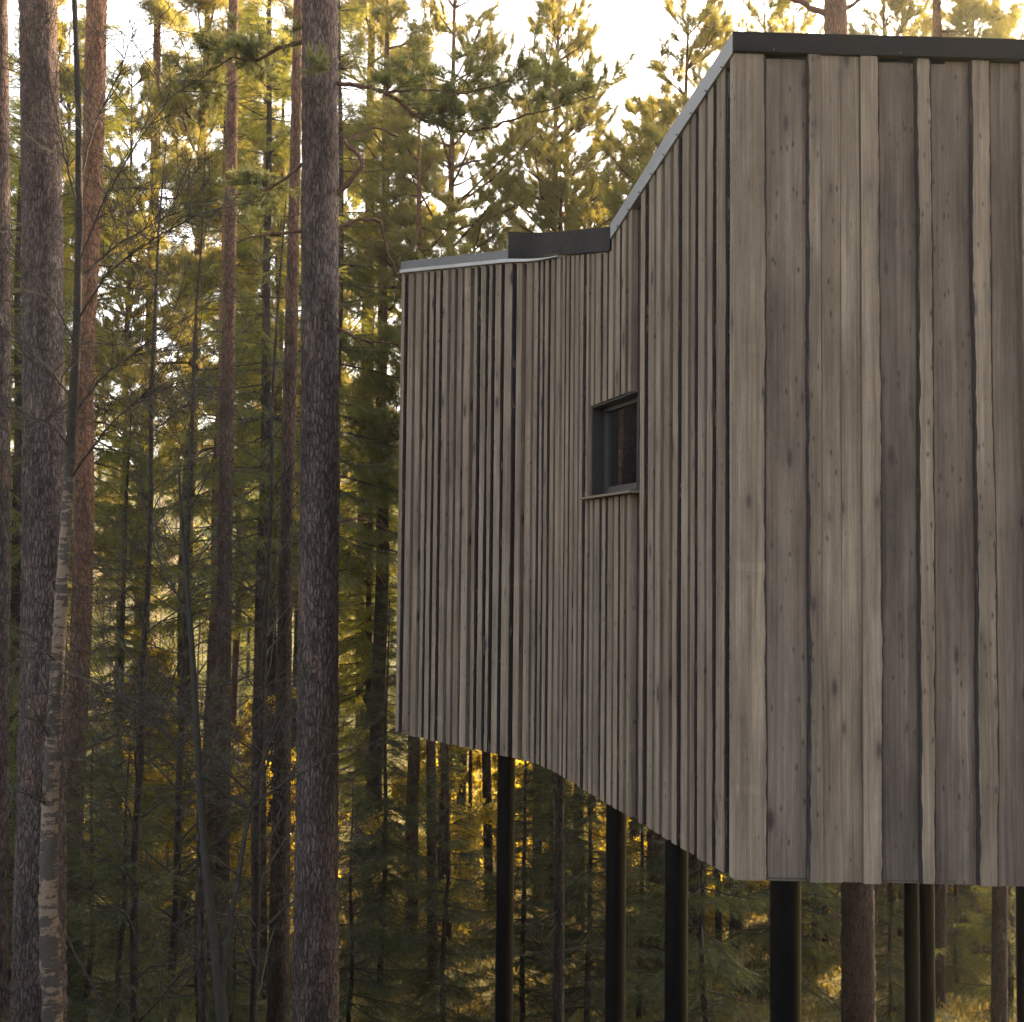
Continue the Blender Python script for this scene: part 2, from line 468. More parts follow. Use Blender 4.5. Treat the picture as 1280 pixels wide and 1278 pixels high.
top_pts = [(500, 342), (632, 329), (700, 321), (758, 316), (763, 297), (840, 181), (919, 62)]
TS = [s_at_px(x) for x, y in top_pts]
TZ = [z_at(x, y) for x, y in top_pts]
TS[0] = 0.0; TS[-1] = LEN
topz = lambda s: float(np.interp(s, TS, TZ))
Z_CORNER = TZ[-1]
zA1 = at(1280, 77, AEND[1]).z
Z_A0 = at(925, 67, CORNER[1]).z
topA = lambda u: Z_A0 + (zA1 - Z_A0) * u / (ALEN - 3.0)

cabin = empty('cabin', (float(CORNER[0]), float(CORNER[1]), ZB))
tag(cabin, 'grey timber clad cabin with slanted roof raised on black steel posts', 'cabin')
CO = np.array([CORNER[0], CORNER[1], ZB])


def wl(p, z):       # world -> cabin local
    return np.array([p[0], p[1], z]) - CO


def edge_noise(rs, z, amp, waney):
    z = np.asarray(z)
    e = np.zeros_like(z)
    if waney:
        lo_, hi_ = z.min() - 0.1, z.max() + 0.1
        for step, a_ in ((0.9, 1.1), (0.33, 0.55), (0.11, 0.30), (0.04, 0.28)):
            g = np.arange(lo_, hi_ + step * 2, step); g[1:-1] += (rs.rand(len(g) - 2) - 0.5) * step * 0.7
            e += a_ * np.interp(z, g, rs.rand(len(g)) * 2 - 1)
        e *= amp * 0.75
    else:
        e += 0.0012 * np.sin(z * 1.1 + rs.rand() * 6) + 0.0008 * (rs.rand(len(z)) - 0.5)
    return e


def board(mb, p, t, n, a, b, z0a, z1a, z1b, d0, d1, tone, rs, wl_=False, wr=False, amp=0.008, bev=0.010, z0b=None):
    """upright board spanning [a,b] along t from p, front at d1, with sawn or waney edges"""
    zlo = z0a; zhi = max(z1a, z1b)
    m = max(3, int((zhi - zlo) / 0.03))
    u = np.linspace(0, 1, m)
    rb = rs.rand() * 40; ry = rs.rand() * 60
    za = z0a + (z1a - z0a) * u; zb = z0a + (z1b - z0a) * u
    ea = a + edge_noise(rs, za, amp, wl_); eb = b + edge_noise(rs, zb, amp, wr)
    ba = (bev * (0.4 + 0.9 * rs.rand(m)) if wl_ else np.full(m, 0.0012))
    bb = (bev * (0.4 + 0.9 * rs.rand(m)) if wr else np.full(m, 0.0012))
    if wl_: ba = np.convolve(np.pad(ba, 1, mode='edge'), [.25, .5, .25], 'valid')
    if wr: bb = np.convolve(np.pad(bb, 1, mode='edge'), [.25, .5, .25], 'valid')
    dome = 0.0016

    def P(x, d, z):
        q = p[None, :] + x[:, None] * t[None, :] + d * n[None, :]
        return np.column_stack([q, z]) - CO
    xm = (ea + eb) / 2; zm = (za + zb) / 2
    cols = [P(ea, d0, za), P(ea, d1 - (0.012 if wl_ else 0.002), za), P(ea + ba, d1, za), P(xm, d1 + dome, zm), P(eb - bb, d1, zb), P(eb, d1 - (0.012 if wr else 0.002), zb), P(eb, d0, zb)]
    xs = [ea, ea + 0.3, ea + ba, xm, eb - bb, eb + 0.3, eb + 0.33]
    V = np.stack(cols, 1)                      # m,7,3
    bc = np.stack([np.column_stack([x + rb, np.full(m, ry), zm]) for x in xs], 1)
    k = 7
    i = np.arange(m - 1)[:, None] * k; j = np.arange(k - 1)[None, :]
    q = np.stack([i + j, i + j + 1, i + k + j + 1, i + k + j], -1)
    mats = np.zeros((m - 1, k - 1), np.int32)
    if wl_: mats[:, 0] = 1; mats[:, 1] = 1
    if wr: mats[:, 4] = 1; mats[:, 5] = 1
    Vf = V.reshape(-1, 3); n0 = len(Vf)
    mb.add(Vf, q.reshape(-1, 4), mat=mats.reshape(-1), bc=bc.reshape(-1, 3), tone=tone)
    # ends
    for r_ in (0, m - 1):
        e = V[r_]
        mb.add(e, [(0, 1, 5, 6)], [(1, 2, 5), (2, 4, 5), (2, 3, 4)], mat=0, bc=bc[r_] + np.array([5, 0, 0]), tone=min(1, tone + .2))


# window range along the curved/side wall
SW0 = s_at_px(737); SW1 = s_at_px(796)
pw, tw_, nw = pth((SW0 + SW1) / 2)
ZW0 = (z_at(737, 622) + z_at(795, 613)) / 2
ZW1 = (z_at(737, 508) + z_at(795, 488)) / 2

rs = np.random.RandomState(5)
# --- side and curved wall
side = MB()
D_U, D_C = -0.026, 0.0
s = 0.0
covers = []
first = True
while s < LEN - 0.05:
    w = 0.054 + 0.030 * rs.rand()
    gap = 0.030 + 0.024 * rs.rand()
    if rs.rand() < 0.06: w *= 1.3
    covers.append([s, s + w]); s += w + gap
covers[-1][1] = LEN
covers[-1][0] = LEN - 0.062
covers[-2][1] = covers[-1][0] - 0.05
if covers[-2][1] - covers[-2][0] > 0.17:
    m_ = (covers[-2][0] + covers[-2][1]) / 2
    covers.insert(-1, [m_ + 0.02, covers[-2][1]]); covers[-3][1] = m_ - 0.025
# snap to window edges
for c in covers:
    if c[0] < SW0 < c[1]: c[1] = SW0 - 0.004
    if c[0] < SW1 < c[1]: c[0] = SW1 + 0.003
covers = [c for c in covers if c[1] - c[0] > 0.02]


def spans(a, b):
    """vertical ranges for a board between arc a and b, cut by the window"""
    za, zb = topz(a), topz(b)
    lo = ZB - 0.004 + 0.008 * rs.rand()
    if a >= SW0 - 0.006 and b <= SW1 + 0.006:
        return [(lo, ZW0 - 0.02, ZW0 - 0.02), (ZW1 + 0.004, za, zb)]
    return [(lo, za, zb)]


edges = [0.0] + [(covers[i][1] + covers[i + 1][0]) / 2 for i in range(len(covers) - 1)] + [LEN]
for i, (a, b) in enumerate(covers):
    c = (a + b) / 2
    p, t, n = pth(c)
    tone = float(np.clip(-0.35 + 0.40 * rs.rand() + (0.40 if rs.rand() < 0.15 else 0), -1, 1))
    wa = rs.rand() < 0.35; wb = rs.rand() < 0.6
    last = i == len(covers) - 1
    if last: wa = wb = False; tone = -0.35
    for lo, z1, z2 in spans(a, b):
        board(side, p, t, n, a - c, (b - c) - (0.001 if last else 0), lo, z1, z2, D_U - 0.018, D_C + 0.003 * rs.rand(), tone, rs, wa, wb, 0.006, 0.007)
for i in range(len(covers) - 1):
    a, b = covers[i][1] - 0.01, covers[i + 1][0] + 0.01
    c = (a + b) / 2
    p, t, n = pth(c)
    cuts = [(a, b)]
    for (a_, b_) in cuts:
        for lo, z1, z2 in spans(a_ + 0.01, b_ - 0.01):
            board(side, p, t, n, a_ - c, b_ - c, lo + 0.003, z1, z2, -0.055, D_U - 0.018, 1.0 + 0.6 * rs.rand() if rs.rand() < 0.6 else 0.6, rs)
sw = side.build('wall', [WOOD, WANEY], cabin)
sw['label'] = 'bent side wall of narrow upright boards'

# --- front wall
front = MB()
U = lambda px: (on_z(px, 1100 + (px - 919) * 8 / 361, ZB).x - CORNER[0]) / aT[0]
an = np.array([aT[1], -aT[0]])
if an @ (-CORNER) < 0: an = -an
fc = [(919.0, 959, 0.06, 0, 1), (1010, 1028, 0.30, 1, 0), (1028.6, 1053.3, 0.04, 0, 0), (1053.5, 1078.6, 0.10, 0, 0), (1079, 1104, 0.16, 0, 1), (1151, 1172, 0.10, 1, 1), (1223, 1250, 0.08, 1, 1)]
fcov = [[U(a) + (D_C if False else 0), U(b), tn, l, r] for a, b, tn, l, r in fc]
fcov[0][0] = 0.0
x = fcov[-1][1] + 0.15
while x < ALEN - 0.15:
    w = 0.09 + 0.09 * rs.rand(); fcov.append([x, x + w, 0.05 + 0.2 * rs.rand(), rs.rand() < .5, rs.rand() < .5]); x += w + 0.11 + 0.07 * rs.rand()
for a, b, tn, l, r in fcov:
    first = a == 0.0
    board(front, CORNER, aT, an, a + (0.001 if first else 0), b, ZB + (0.0 if first else -0.004 + 0.008 * rs.rand()), topA(a), topA(b), D_U, D_C + (0.014 if abs(tn - 0.30) < .001 or abs(tn - 0.16) < .001 else 0.0) + (0.003 * rs.rand()), tn, rs, bool(l), bool(r), 0.0065, 0.013)
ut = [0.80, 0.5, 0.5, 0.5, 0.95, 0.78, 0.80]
for i in range(len(fcov) - 1):
    a, b = fcov[i][1] - 0.03, fcov[i + 1][0] + 0.03
    if b - a < 0.08: continue
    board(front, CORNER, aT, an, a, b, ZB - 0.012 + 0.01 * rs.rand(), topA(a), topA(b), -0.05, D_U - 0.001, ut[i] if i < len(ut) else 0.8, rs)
fw = front.build('wall', [WOOD, WANEY], cabin)
fw['label'] = 'front wall of wide waney edged boards'

# --- closed core behind the boards, underside and roof deck
BACK = [np.array([5.9, 5.75]), np.array([5.9, 15.4]), np.array([1.2, 15.8])]
core = MB()
ss_ = sorted(set(list(np.linspace(0, LEN, 60)) + [SW0, SW1]))


def off(sx, d):
    p, t, n = pth(sx)
    return p + n * d


for a, b in zip(ss_[:-1], ss_[1:]):
    pa, pb = off(a, -0.056), off(b, -0.056)
    inw = a >= SW0 - 1e-6 and b <= SW1 + 1e-6
    rng = [(ZB + 0.012, ZB + 0.012, ZW0, ZW0), (ZW1, ZW1, topz(a), topz(b))] if inw else [(ZB + 0.012, ZB + 0.012, topz(a), topz(b))]
    for l1, l2, h1, h2 in rng:
        core.add([wl(pa, l1), wl(pb, l2), wl(pb, h2), wl(pa, h1)], [(0, 1, 2, 3)])
A0 = CORNER - an * 0.05; A1 = CORNER + aT * ALEN - an * 0.05
core.add([wl(A0, ZB + .012), wl(A1, ZB + .012), wl(A1, topA(ALEN)), wl(A0, topA(0))], [(0, 1, 2, 3)])
ring = [A1] + BACK + [off(0, -0.056)]
rz = [topA(ALEN), 2.6, 2.75, 2.75, topz(0)]
for i in range(len(ring) - 1):
    core.add([wl(ring[i], ZB + .012), wl(ring[i + 1], ZB + .012), wl(ring[i + 1], rz[i + 1]), wl(ring[i], rz[i])], [(0, 1, 2, 3)])
t = NT('dark_sheathing'); ob = t.n('ShaderNodeTexCoord').outputs['Object']
SHEATH = t.done(t.mix(t.noise(ob, 8), (0.03, 0.026, 0.024), (0.06, 0.05, 0.045)), 0.9)
core.build('sheathing', SHEATH, cabin)

loopP = [off(sx, -0.056) for sx in ss_] + [A1] + BACK
loopT = [topz(sx) for sx in ss_] + [topA(ALEN), 2.6, 2.75, 2.75]


def cap(name, zs, dz, mat, th):
    me = bpy.data.meshes.new(name)
    vs = [tuple(wl(p, z + dz)) for p, z in zip(loopP, zs)]
    vs2 = [tuple(wl(p, z + dz - th)) for p, z in zip(loopP, zs)]
    N = len(vs)
    fs = [tuple(range(N)), tuple(range(2 * N - 1, N - 1, -1))] + [(i, i + N, (i + 1) % N + N, (i + 1) % N) for i in range(N)]
    me.from_pydata(vs + vs2, [], fs); me.update(); me.materials.append(mat)
    import bmesh
    bm = bmesh.new(); bm.from_mesh(me); bmesh.ops.triangulate(bm, faces=[f for f in bm.faces if len(f.verts) > 4]); bm.to_mesh(me); bm.free()
    o = bpy.data.objects.new(name, me); COL.objects.link(o); o.parent = cabin
    return o


cap('floor_underside', [ZB] * len(loopP), 0.010, SHEATH, 0.006)
cap('roof', loopT, -0.004, BLACKM, 0.03)


# --- roof trims (folded sheet strips following the wall top)
def strip(mb, sa, sb, d, zfun0, zfun1, th=0.012, n=24):
    """vertical folded sheet along the side wall between arcs, heights given by functions"""
    for a, b in zip(np.linspace(sa, sb, n + 1)[:-1], np.linspace(sa, sb, n + 1)[1:]):
        o1, o2 = off(a, d), off(b, d); i1, i2 = off(a, d - th), off(b, d - th)
        v = [wl(o1, zfun0(a)), wl(o2, zfun0(b)), wl(o2, zfun1(b)), wl(o1, zfun1(a)), wl(i1, zfun0(a)), wl(i2, zfun0(b)), wl(i2, zfun1(b)), wl(i1, zfun1(a))]
        mb.add(v, [(0, 1, 2, 3), (3, 2, 6, 7), (0, 4, 5, 1), (5, 4, 7, 6)])
    for q in (sa, sb):
        o1, i1 = off(q, d), off(q, d - th)
        mb.add([wl(o1, zfun0(q)), wl(i1, zfun0(q)), wl(i1, zfun1(q)), wl(o1, zfun1(q))], [(0, 1, 2, 3)])


def lerpz(pts):
    S_ = [s_at_px(x) for x, y in pts]; Z_ = [z_at(x, y) for x, y in pts]
    return lambda q: float(np.interp(q, S_, Z_))


sV = s_at_px(763)
DT = 0.016
lo_B = lerpz([(763, 299), (840, 183), (919, 66)]); hi_B = lerpz([(763, 281), (840, 159), (919, 41)])
tb = MB(); strip(tb, sV, LEN + 0.0, DT, lo_B, hi_B, 0.07)
trimB = tb.build('roof_trim', GREYM, cabin); trimB['label'] = 'pale metal trim climbing the side roof edge'
screws = MB()
for k in range(9):
    q = sV + (LEN - sV) * (k + 0.7) / 9.4
    p, t, n = pth(q)
    c = wl(p + n * (DT + 0.003), lo_B(q) + 0.012)
    screws = MB(); screws.tube([c - np.array([*n, 0]) * 0.003, c + np.array([*n, 0]) * 0.004], 0.005, 8, caps=True)
    screws.build('screw', SCREW, trimB)
# front trim
ta = MB()
zf0 = at(925, 66, CORNER[1]).z; zf1 = at(925, 41, CORNER[1]).z
dzA = zA1 - Z_A0
for (d0, d1, y0, y1) in ((-0.05, DT, 0.025, zf1 - zf0), (-0.05, DT + 0.006, 0.0, 0.022)):
    pa = CORNER + an * d1 - aT * 0.018; pb = CORNER + aT * ALEN + an * d1
    qa = CORNER + an * d0 - aT * 0.018; qb = CORNER + aT * ALEN + an * d0
    dz2 = dzA * ALEN / (ALEN - 3.0)
    v = [wl(pa, zf0 + y0), wl(pb, zf0 + dz2 + y0), wl(pb, zf0 + dz2 + y1), wl(pa, zf0 + y1), wl(qa, zf0 + y0), wl(qb, zf0 + dz2 + y0), wl(qb, zf0 + dz2 + y1), wl(qa, zf0 + y1)]
    ta.add(v, [(0, 1, 2, 3), (3, 2, 6, 7), (0, 4, 5, 1), (5, 4, 7, 6), (0, 3, 7, 4), (1, 5, 6, 2)])
trimA = ta.build('roof_trim', BLACKM, cabin); trimA['label'] = 'black metal trim along the front roof edge'
for px in (967, 1130, 1290, 1440):
    u = U(px); c = wl(CORNER + aT * u + an * (DT + 0.008), zf0 + dzA * u / (ALEN - 3) + 0.012)
    sA = MB(); sA.tube([c, c + np.array([*an, 0]) * 0.005], 0.0055, 8, caps=True)
    sA.build('screw', SCREW, trimA)
# low roof edge over the bent wall: dull band with white drip edge, black upstand
sE = s_at_px(633); sX = s_at_px(697)
lo_C = lerpz([(500, 341), (633, 328), (697, 320.5)]); hi_C = lerpz([(500, 327), (633, 313), (697, 307)])
tc = MB(); strip(tc, 0.0, sE, 0.012, lambda q: lo_C(q) + 0.028, hi_C, 0.05)
m_dull = mat_metal('dull_grey_sheet_metal', (0.07, 0.07, 0.074), 0.5)
trimC = tc.build('roof_trim', m_dull, cabin); trimC['label'] = 'dull grey metal trim on the low roof edge'
td = MB(); strip(td, -0.0, sX, 0.030, lambda q: lo_C(q) - 0.004, lambda q: lo_C(q) + 0.026 * (1 if q < sE else max(0.15, (sX - q) / (sX - sE))), 0.07)
td.build('drip_edge', mat_metal('white_drip_edge', (0.26, 0.26, 0.26), 0.5), trimC)
te = MB()
lo_K = lerpz([(633, 325), (700, 319), (762, 314)]); hi_K = lerpz([(633, 290), (762, 284)])
strip(te, sE + 0.002, sV - 0.004, 0.018, lambda q: max(lo_K(q), lo_C(q) + 0.03 if q < sX else -9), hi_K, 0.08)
up = te.build('parapet', BLACKM, cabin); up['label'] = 'black metal upstand where the two roofs meet'

# --- window
win = empty('window', (0, 0, 0), cabin)
t3 = np.array([*tw_, 0]); n3 = np.array([*nw, 0]); z3 = np.array([0, 0, 1.0])
P0 = off(SW0, 0); P1 = off(SW1, 0)
WC = wl((P0 + P1) / 2, (ZW0 + ZW1) / 2)
hw = float(np.linalg.norm(P1 - P0)) / 2; hh = (ZW1 - ZW0) / 2
RD = -0.112                                  # glass plane behind the boards' face
DARKW = mat_metal('dark_grey_painted_reveal', (0.010, 0.008, 0.007), 0.8)
FRM = mat_metal('charcoal_window_frame', (0.012, 0.013, 0.015), 0.4)
t = NT('window_glass'); GL = t.done((0.004, 0.004, 0.006), 0.02, spec=1.0); GL.node_tree.nodes['Principled BSDF'].inputs['IOR'].default_value = 2.1
mb = MB()
dm = (D_U + RD) / 2; dh = (D_U - RD) / 2 + 0.016
mb.box(WC - t3 * (hw - 0.006) + n3 * dm, t3 * 0.006, n3 * dh, z3 * (hh - 0.002))
mb.box(WC + t3 * (hw - 0.006) + n3 * dm, t3 * 0.006, n3 * dh, z3 * (hh - 0.002))
mb.box(WC + z3 * (hh - 0.006) + n3 * dm, t3 * (hw - 0.013), n3 * dh, z3 * 0.006)
mb.box(WC - z3 * (hh - 0.006) + n3 * dm, t3 * (hw - 0.013), n3 * dh, z3 * 0.006)
mb.build('reveal', DARKW, win)
mb = MB()
fwid = 0.022
for sx in (-1, 1):
    mb.box(WC + sx * t3 * (hw - 0.013 - fwid) + n3 * RD, t3 * fwid, n3 * 0.022, z3 * (hh - 0.013))
mb.box(WC + z3 * (hh - 0.013 - fwid * 0.7) + n3 * RD, t3 * (hw - 0.013 - 2 * fwid), n3 * 0.0215, z3 * fwid * 0.7)
mb.box(WC - z3 * (hh - 0.013 - fwid) + n3 * RD, t3 * (hw - 0.013 - 2 * fwid), n3 * 0.0215, z3 * fwid)
# inner sash line
mb.box(WC - z3 * (hh - 0.013 - 2 * fwid - 0.006) + n3 * (RD + 0.01), t3 * (hw - 0.013 - 2 * fwid), n3 * 0.008, z3 * 0.006)
mb.build('frame', FRM, win)
mb = MB(); mb.box(WC + n3 * (RD - 0.004), t3 * (hw - 0.04), n3 * 0.004, z3 * (hh - 0.035)); mb.build('glass', GL, win)
mb = MB()
mb.box(WC - z3 * (hh + 0.008) + n3 * (D_C + 0.012), t3 * (hw + 0.0) - z3 * 0.0, n3 * 0.042, z3 * 0.008, bc=(3.0, 1.0, 0.2), tone=0.1)
mb.box(WC - z3 * (hh + 0.008) - t3 * (hw + 0.05) + n3 * (D_C + 0.030), t3 * 0.05, n3 * 0.024, z3 * 0.008, bc=(3.0, 1.0, 0.2), tone=0.1)
mb.build('sill', WOOD, win)

# --- steel posts
for px, Y, wpx in ((631, 10.8, 22), (769.5, 9.4, 25), (845.5, 8.4, 28), (982, 6.6, 36), (1139.5, 13.7, 17), (1158.5, 13.9, 17), (1282, 12.0, 20)):
    tp = at(px, 1150, Y)
    r_ = wpx / 2 / F * math.hypot(Y, tp.x)
    gz = float(ground_z(tp.x, Y)) - 0.3
    mb = MB()
    mb.tube([np.array([tp.x, Y, gz]) - CO, np.array([tp.x, Y, ZB + 0.003]) - CO], r_, 32)
    mb.tube([np.array([tp.x, Y, ZB - 0.016]) - CO, np.array([tp.x, Y, ZB + 0.003]) - CO], r_ * 1.02, 32, caps=True)
    mb.build('post', PILEM, cabin, smooth=True)


# ------------------------------------------------------------------ vegetation tools
def rotm(D, rs_):
    """frames (M,3,3) with first axis along D and random roll"""
    D = D / (np.linalg.norm(D, axis=1)[:, None] + 1e-9)
    a = rs_.normal(size=D.shape)
    U_ = np.cross(D, a); U_ /= np.linalg.norm(U_, axis=1)[:, None] + 1e-9
    V_ = np.cross(D, U_)
    return np.stack([D, U_, V_], 1)           # rows are axes


def proto_pine_tuft(rs_, n=22):
    """shoot with long needles, unit = metres; x axis forward"""
    tri = []
    for k in range(n):
        x0 = 0.10 * rs_.rand() ** 0.8
        a = rs_.rand() * 6.283
        sp = 0.55 + 0.5 * rs_.rand()
        L = 0.055 + 0.02 * rs_.rand()
        d = np.array([math.cos(sp), math.sin(sp) * math.cos(a), math.sin(sp) * math.sin(a)])
        sd = np.cross(d, [1, 0, 0]); sd /= np.linalg.norm(sd) + 1e-9
        sd = sd if rs_.rand() < .5 else np.cross(d, sd)
        w = 0.0032
        b = np.array([x0, 0, 0])
        tri += [b - sd * w, b + sd * w, b + d * L]
    return np.array(tri)


def proto_spruce_shoot(rs_, n=18, L=0.15):
    tri = []
    for k in range(n):
        x0 = L * k / n
        a = (0.5 if k % 2 else math.pi - 0.5) + rs_.normal() * 0.5
        sp = 0.75 + 0.25 * rs_.rand()
        l = 0.022 + 0.008 * rs_.rand()
        d = np.array([math.cos(sp), math.sin(sp) * math.cos(a), math.sin(sp) * math.sin(a)])
        sd = np.array([1, 0, 0.3])
        w = 0.0036
        b = np.array([x0, 0, 0])
        tri += [b - sd * w, b + sd * w, b + d * l]
    for s_ in ([0, 1, 0], [0, 0, 1]):
        s_ = np.array(s_) * 0.004
        tri += [np.array([0, 0, 0]) - s_, np.array([0, 0, 0]) + s_, np.array([L, 0, 0])]
    return np.array(tri)


PT = [proto_pine_tuft(np.random.RandomState(i)) for i in range(3)]
PTN = [proto_pine_tuft(np.random.RandomState(i), 40) for i in range(3)]
ST = [proto_spruce_shoot(np.random.RandomState(i)) for i in range(3)]
DEADT = [proto_spruce_shoot(np.random.RandomState(i), 5) for i in range(2)]


def scatter(mb, protos, P, D, scale, rs_, rnd=None):
    P = np.asarray(P); D = np.asarray(D)
    if not len(P): return
    scale = np.broadcast_to(np.asarray(scale, float), (len(P),))
    M = rotm(D, rs_)
    rnd = rs_.rand(len(P)) if rnd is None else rnd
    ch = rs_.randint(len(protos), size=len(P))
    for k, pr in enumerate(protos):
        s_ = ch == k
        if not s_.any(): continue
        V = np.einsum('kj,mjc->mkc', pr, M[s_]) * scale[s_][:, None, None] + P[s_][:, None, :]
        nT = V.shape[0] * V.shape[1]
        mb.add(V.reshape(-1, 3), None, np.arange(nT).reshape(-1, 3), rnd=np.repeat(rnd[s_], V.shape[1]))


def polyl(start, d, L, n, wob, rs_, grav=0.0, up=0.0):
    """wandering polyline"""
    pts = [np.array(start, float)]; d = np.array(d, float); d /= np.linalg.norm(d)
    for k in range(n):
        d = d + rs_.normal(size=3) * wob
        d[2] += (-grav * (1 - k / n) + up * (k / n))
        d /= np.linalg.norm(d)
        pts.append(pts[-1] + d * L / n)
    return np.array(pts)


def along(pts, u):
    x = u * (len(pts) - 1); i = min(int(x), len(pts) - 2); f = x - i
    p = pts[i] * (1 - f) + pts[i + 1] * f
    return p, pts[i + 1] - pts[i]


def twiggy(mb, start, d, L, r, lvl, rs_, wob=0.10, grav=0.0, up=0.03, dens=1.0, tips=None, minr=0.0018, spread=0.9, nmax=None):
    """recursive bare branch"""
    n = max(3, int(4 + L * 2.5)) if lvl > 0 else 3
    pts = polyl(start, d, L, n, wob, rs_, grav, up)
    rr = np.linspace(r, max(minr, r * 0.25), len(pts))
    mb.tube(pts, rr, 5 if r > 0.012 else 3)
    if tips is not None: tips.append((pts[-1], pts[-1] - pts[-2], lvl))
    if lvl <= 0: return
    k = int((3 + L * 4.0) * dens)
    for i in range(k):
        u = 0.15 + 0.83 * rs_.rand()
        p, t_ = along(pts, u); t_ = t_ / np.linalg.norm(t_)
        side_ = rs_.normal(size=3); side_ -= side_ @ t_ * t_; side_ /= np.linalg.norm(side_) + 1e-9
        ang = spread * (0.6 + 0.6 * rs_.rand())
        dd = t_ * math.cos(ang) + side_ * math.sin(ang)
        twiggy(mb, p, dd, L * (0.25 + 0.3 * rs_.rand()) * (1.1 - 0.5 * u), max(minr, r * (1 - u * 0.7) * 0.45), lvl - 1, rs_, wob * 1.2, grav, up, dens, tips, minr, spread)


# ------------------------------------------------------------------ trees (prototype meshes)
def trunk_pts(H, lean, rs_, n=14):
    z = np.linspace(-0.4, H, n)
    wx = np.cumsum(rs_.normal(size=n)) * 0.03; wy = np.cumsum(rs_.normal(size=n)) * 0.03
    return np.column_stack([lean * z + wx, wy, z])


def mk_young_pine(seed, H, z0, spread=0.30, r0=0.13, bark=None, dens=1.0):
    rs_ = np.random.RandomState(seed)
    root = empty('pine_tree', (0, 0, -500))
    tr = MB(); tp = trunk_pts(H, 0.0, rs_)
    u = np.linspace(0, 1, len(tp)); tr.tube(tp, r0 * (1 - u) ** 0.8 + 0.012, 10)
    mb_l = MB(); Ps = []; Ds = []
    z = z0
    while z < H - 0.2:
        c, _ = along(tp, (z + 0.4) / (H + 0.4))
        L0 = min(spread * (H - z) + 0.35, 2.6) * (0.55 + 0.45 * min(1, (z - z0 + 1.0) / 2.5))
        for k in range(R.randint(3, 5)):
            a = rs_.rand() * 6.283
            L = L0 * (0.65 + 0.5 * rs_.rand())
            el = 0.15 + 0.75 * (z - z0) / (H - z0) + rs_.normal() * 0.12
            d = np.array([math.cos(a) * math.cos(el), math.sin(a) * math.cos(el), math.sin(el)])
            pts = polyl(c, d, L, 5, 0.07, rs_, 0.05, 0.16)
            mb_l.tube(pts, np.linspace(0.010 + 0.010 * L, 0.004, 6), 4)
            nb = int((3 + L * 4.2) * dens)
            for j in range(nb):
                uu = 0.30 + 0.70 * (j + rs_.rand()) / nb
                p, t_ = along(pts, min(uu, 0.999)); t_ = t_ / np.linalg.norm(t_)
                sd = np.cross(t_, [0, 0, 1]) * (1 if j % 2 else -1) + np.array([0, 0, 0.25])
                dd = t_ * 0.75 + sd * (0.75 + 0.3 * rs_.rand())
                sl = (0.20 + 0.26 * rs_.rand()) * (1.25 - 0.6 * uu) * min(1.3, 0.6 + L * 0.4)
                sp = polyl(p, dd, sl * 1.2, 3, 0.12, rs_, 0, 0.18)
                mb_l.tube(sp, [0.005, 0.004, 0.003, 0.002], 3)
                for q in range(int(6 + sl * 32)):
                    v = 0.25 + 0.75 * rs_.rand()
                    pp, tt = along(sp, v * 0.999); tt = tt / np.linalg.norm(tt)
                    Ps.append(pp); Ds.append(tt + rs_.normal(size=3) * 0.38 + np.array([0, 0, 0.3]))
            for q in range(4):
                Ps.append(pts[-1]); Ds.append((pts[-1] - pts[-2]) * 4 + rs_.normal(size=3) * 0.4)
        z += 0.28 + 0.25 * rs_.rand()
    Ps = np.array(Ps); Ds = np.array(Ds)
    fo = MB(); scatter(fo, PT, Ps, Ds, 1.0 + 0.5 * rs_.rand(len(Ps)), rs_)
    tr.build('trunk', bark or PINE_RED, root, smooth=True)
    mb_l.build('limbs', TWIGO, root)
    fo.build('crown', PINEN, root)
    return root


def mk_tall_pine(seed, H, z0, r0=0.16, bark=None, nl=26, stubs=14):
    """older pine: long bare trunk, crooked limbs and clumped needles above z0"""
    rs_ = np.random.RandomState(seed)
    root = empty('pine_tree', (0, 0, -500))
    tr = MB(); tp = trunk_pts(H, 0.0, rs_)
    u = np.linspace(0, 1, len(tp)); tr.tube(tp, r0 * (1 - u) ** 0.6 + 0.02, 12)
    lm = MB(); tips = []
    for k in range(nl):
        z = z0 + (H - z0) * (k + rs_.rand()) / nl
        c, _ = along(tp, min(0.999, (z + 0.4) / (H + 0.4)))
        a = rs_.rand() * 6.283; el = 0.1 + 0.6 * (z - z0) / (H - z0)
        L = (1.3 + 1.3 * rs_.rand()) * (1.0 - 0.45 * (z - z0) / (H - z0))
        twiggy(lm, c, [math.cos(a), math.sin(a), el], L, 0.035, 2, rs_, 0.16, 0.03, 0.10, 0.85, tips, 0.003)
    for k in range(stubs):
        z = 2 + (z0 - 2) * rs_.rand()
        c, _ = along(tp, (z + 0.4) / (H + 0.4)); a = rs_.rand() * 6.283
        twiggy(lm, c, [math.cos(a), math.sin(a), -0.05], 0.4 + 0.9 * rs_.rand(), 0.012, 1, rs_, 0.12, 0.05, 0.0, 0.6, None, 0.002)
    Ps = []; Ds = []
    for p, d, lv in tips:
        if lv == 2: continue
        d = d / (np.linalg.norm(d) + 1e-9)
        for q in range(16 if lv == 0 else 16):
            Ps.append(p + rs_.normal(size=3) * 0.075 - d * 0.12 * rs_.rand()); Ds.append(d * 0.6 + rs_.normal(size=3) * 0.5 + np.array([0, 0, 0.45]))
    fo = MB(); scatter(fo, PT, np.array(Ps), np.array(Ds), 1.0 + 0.5 * rs_.rand(len(Ps)), rs_)
    tr.build('trunk', bark or PINE_MID, root, smooth=True)
    lm.build('limbs', TWIGO, root)
    fo.build('crown', PINEN, root)
    return root


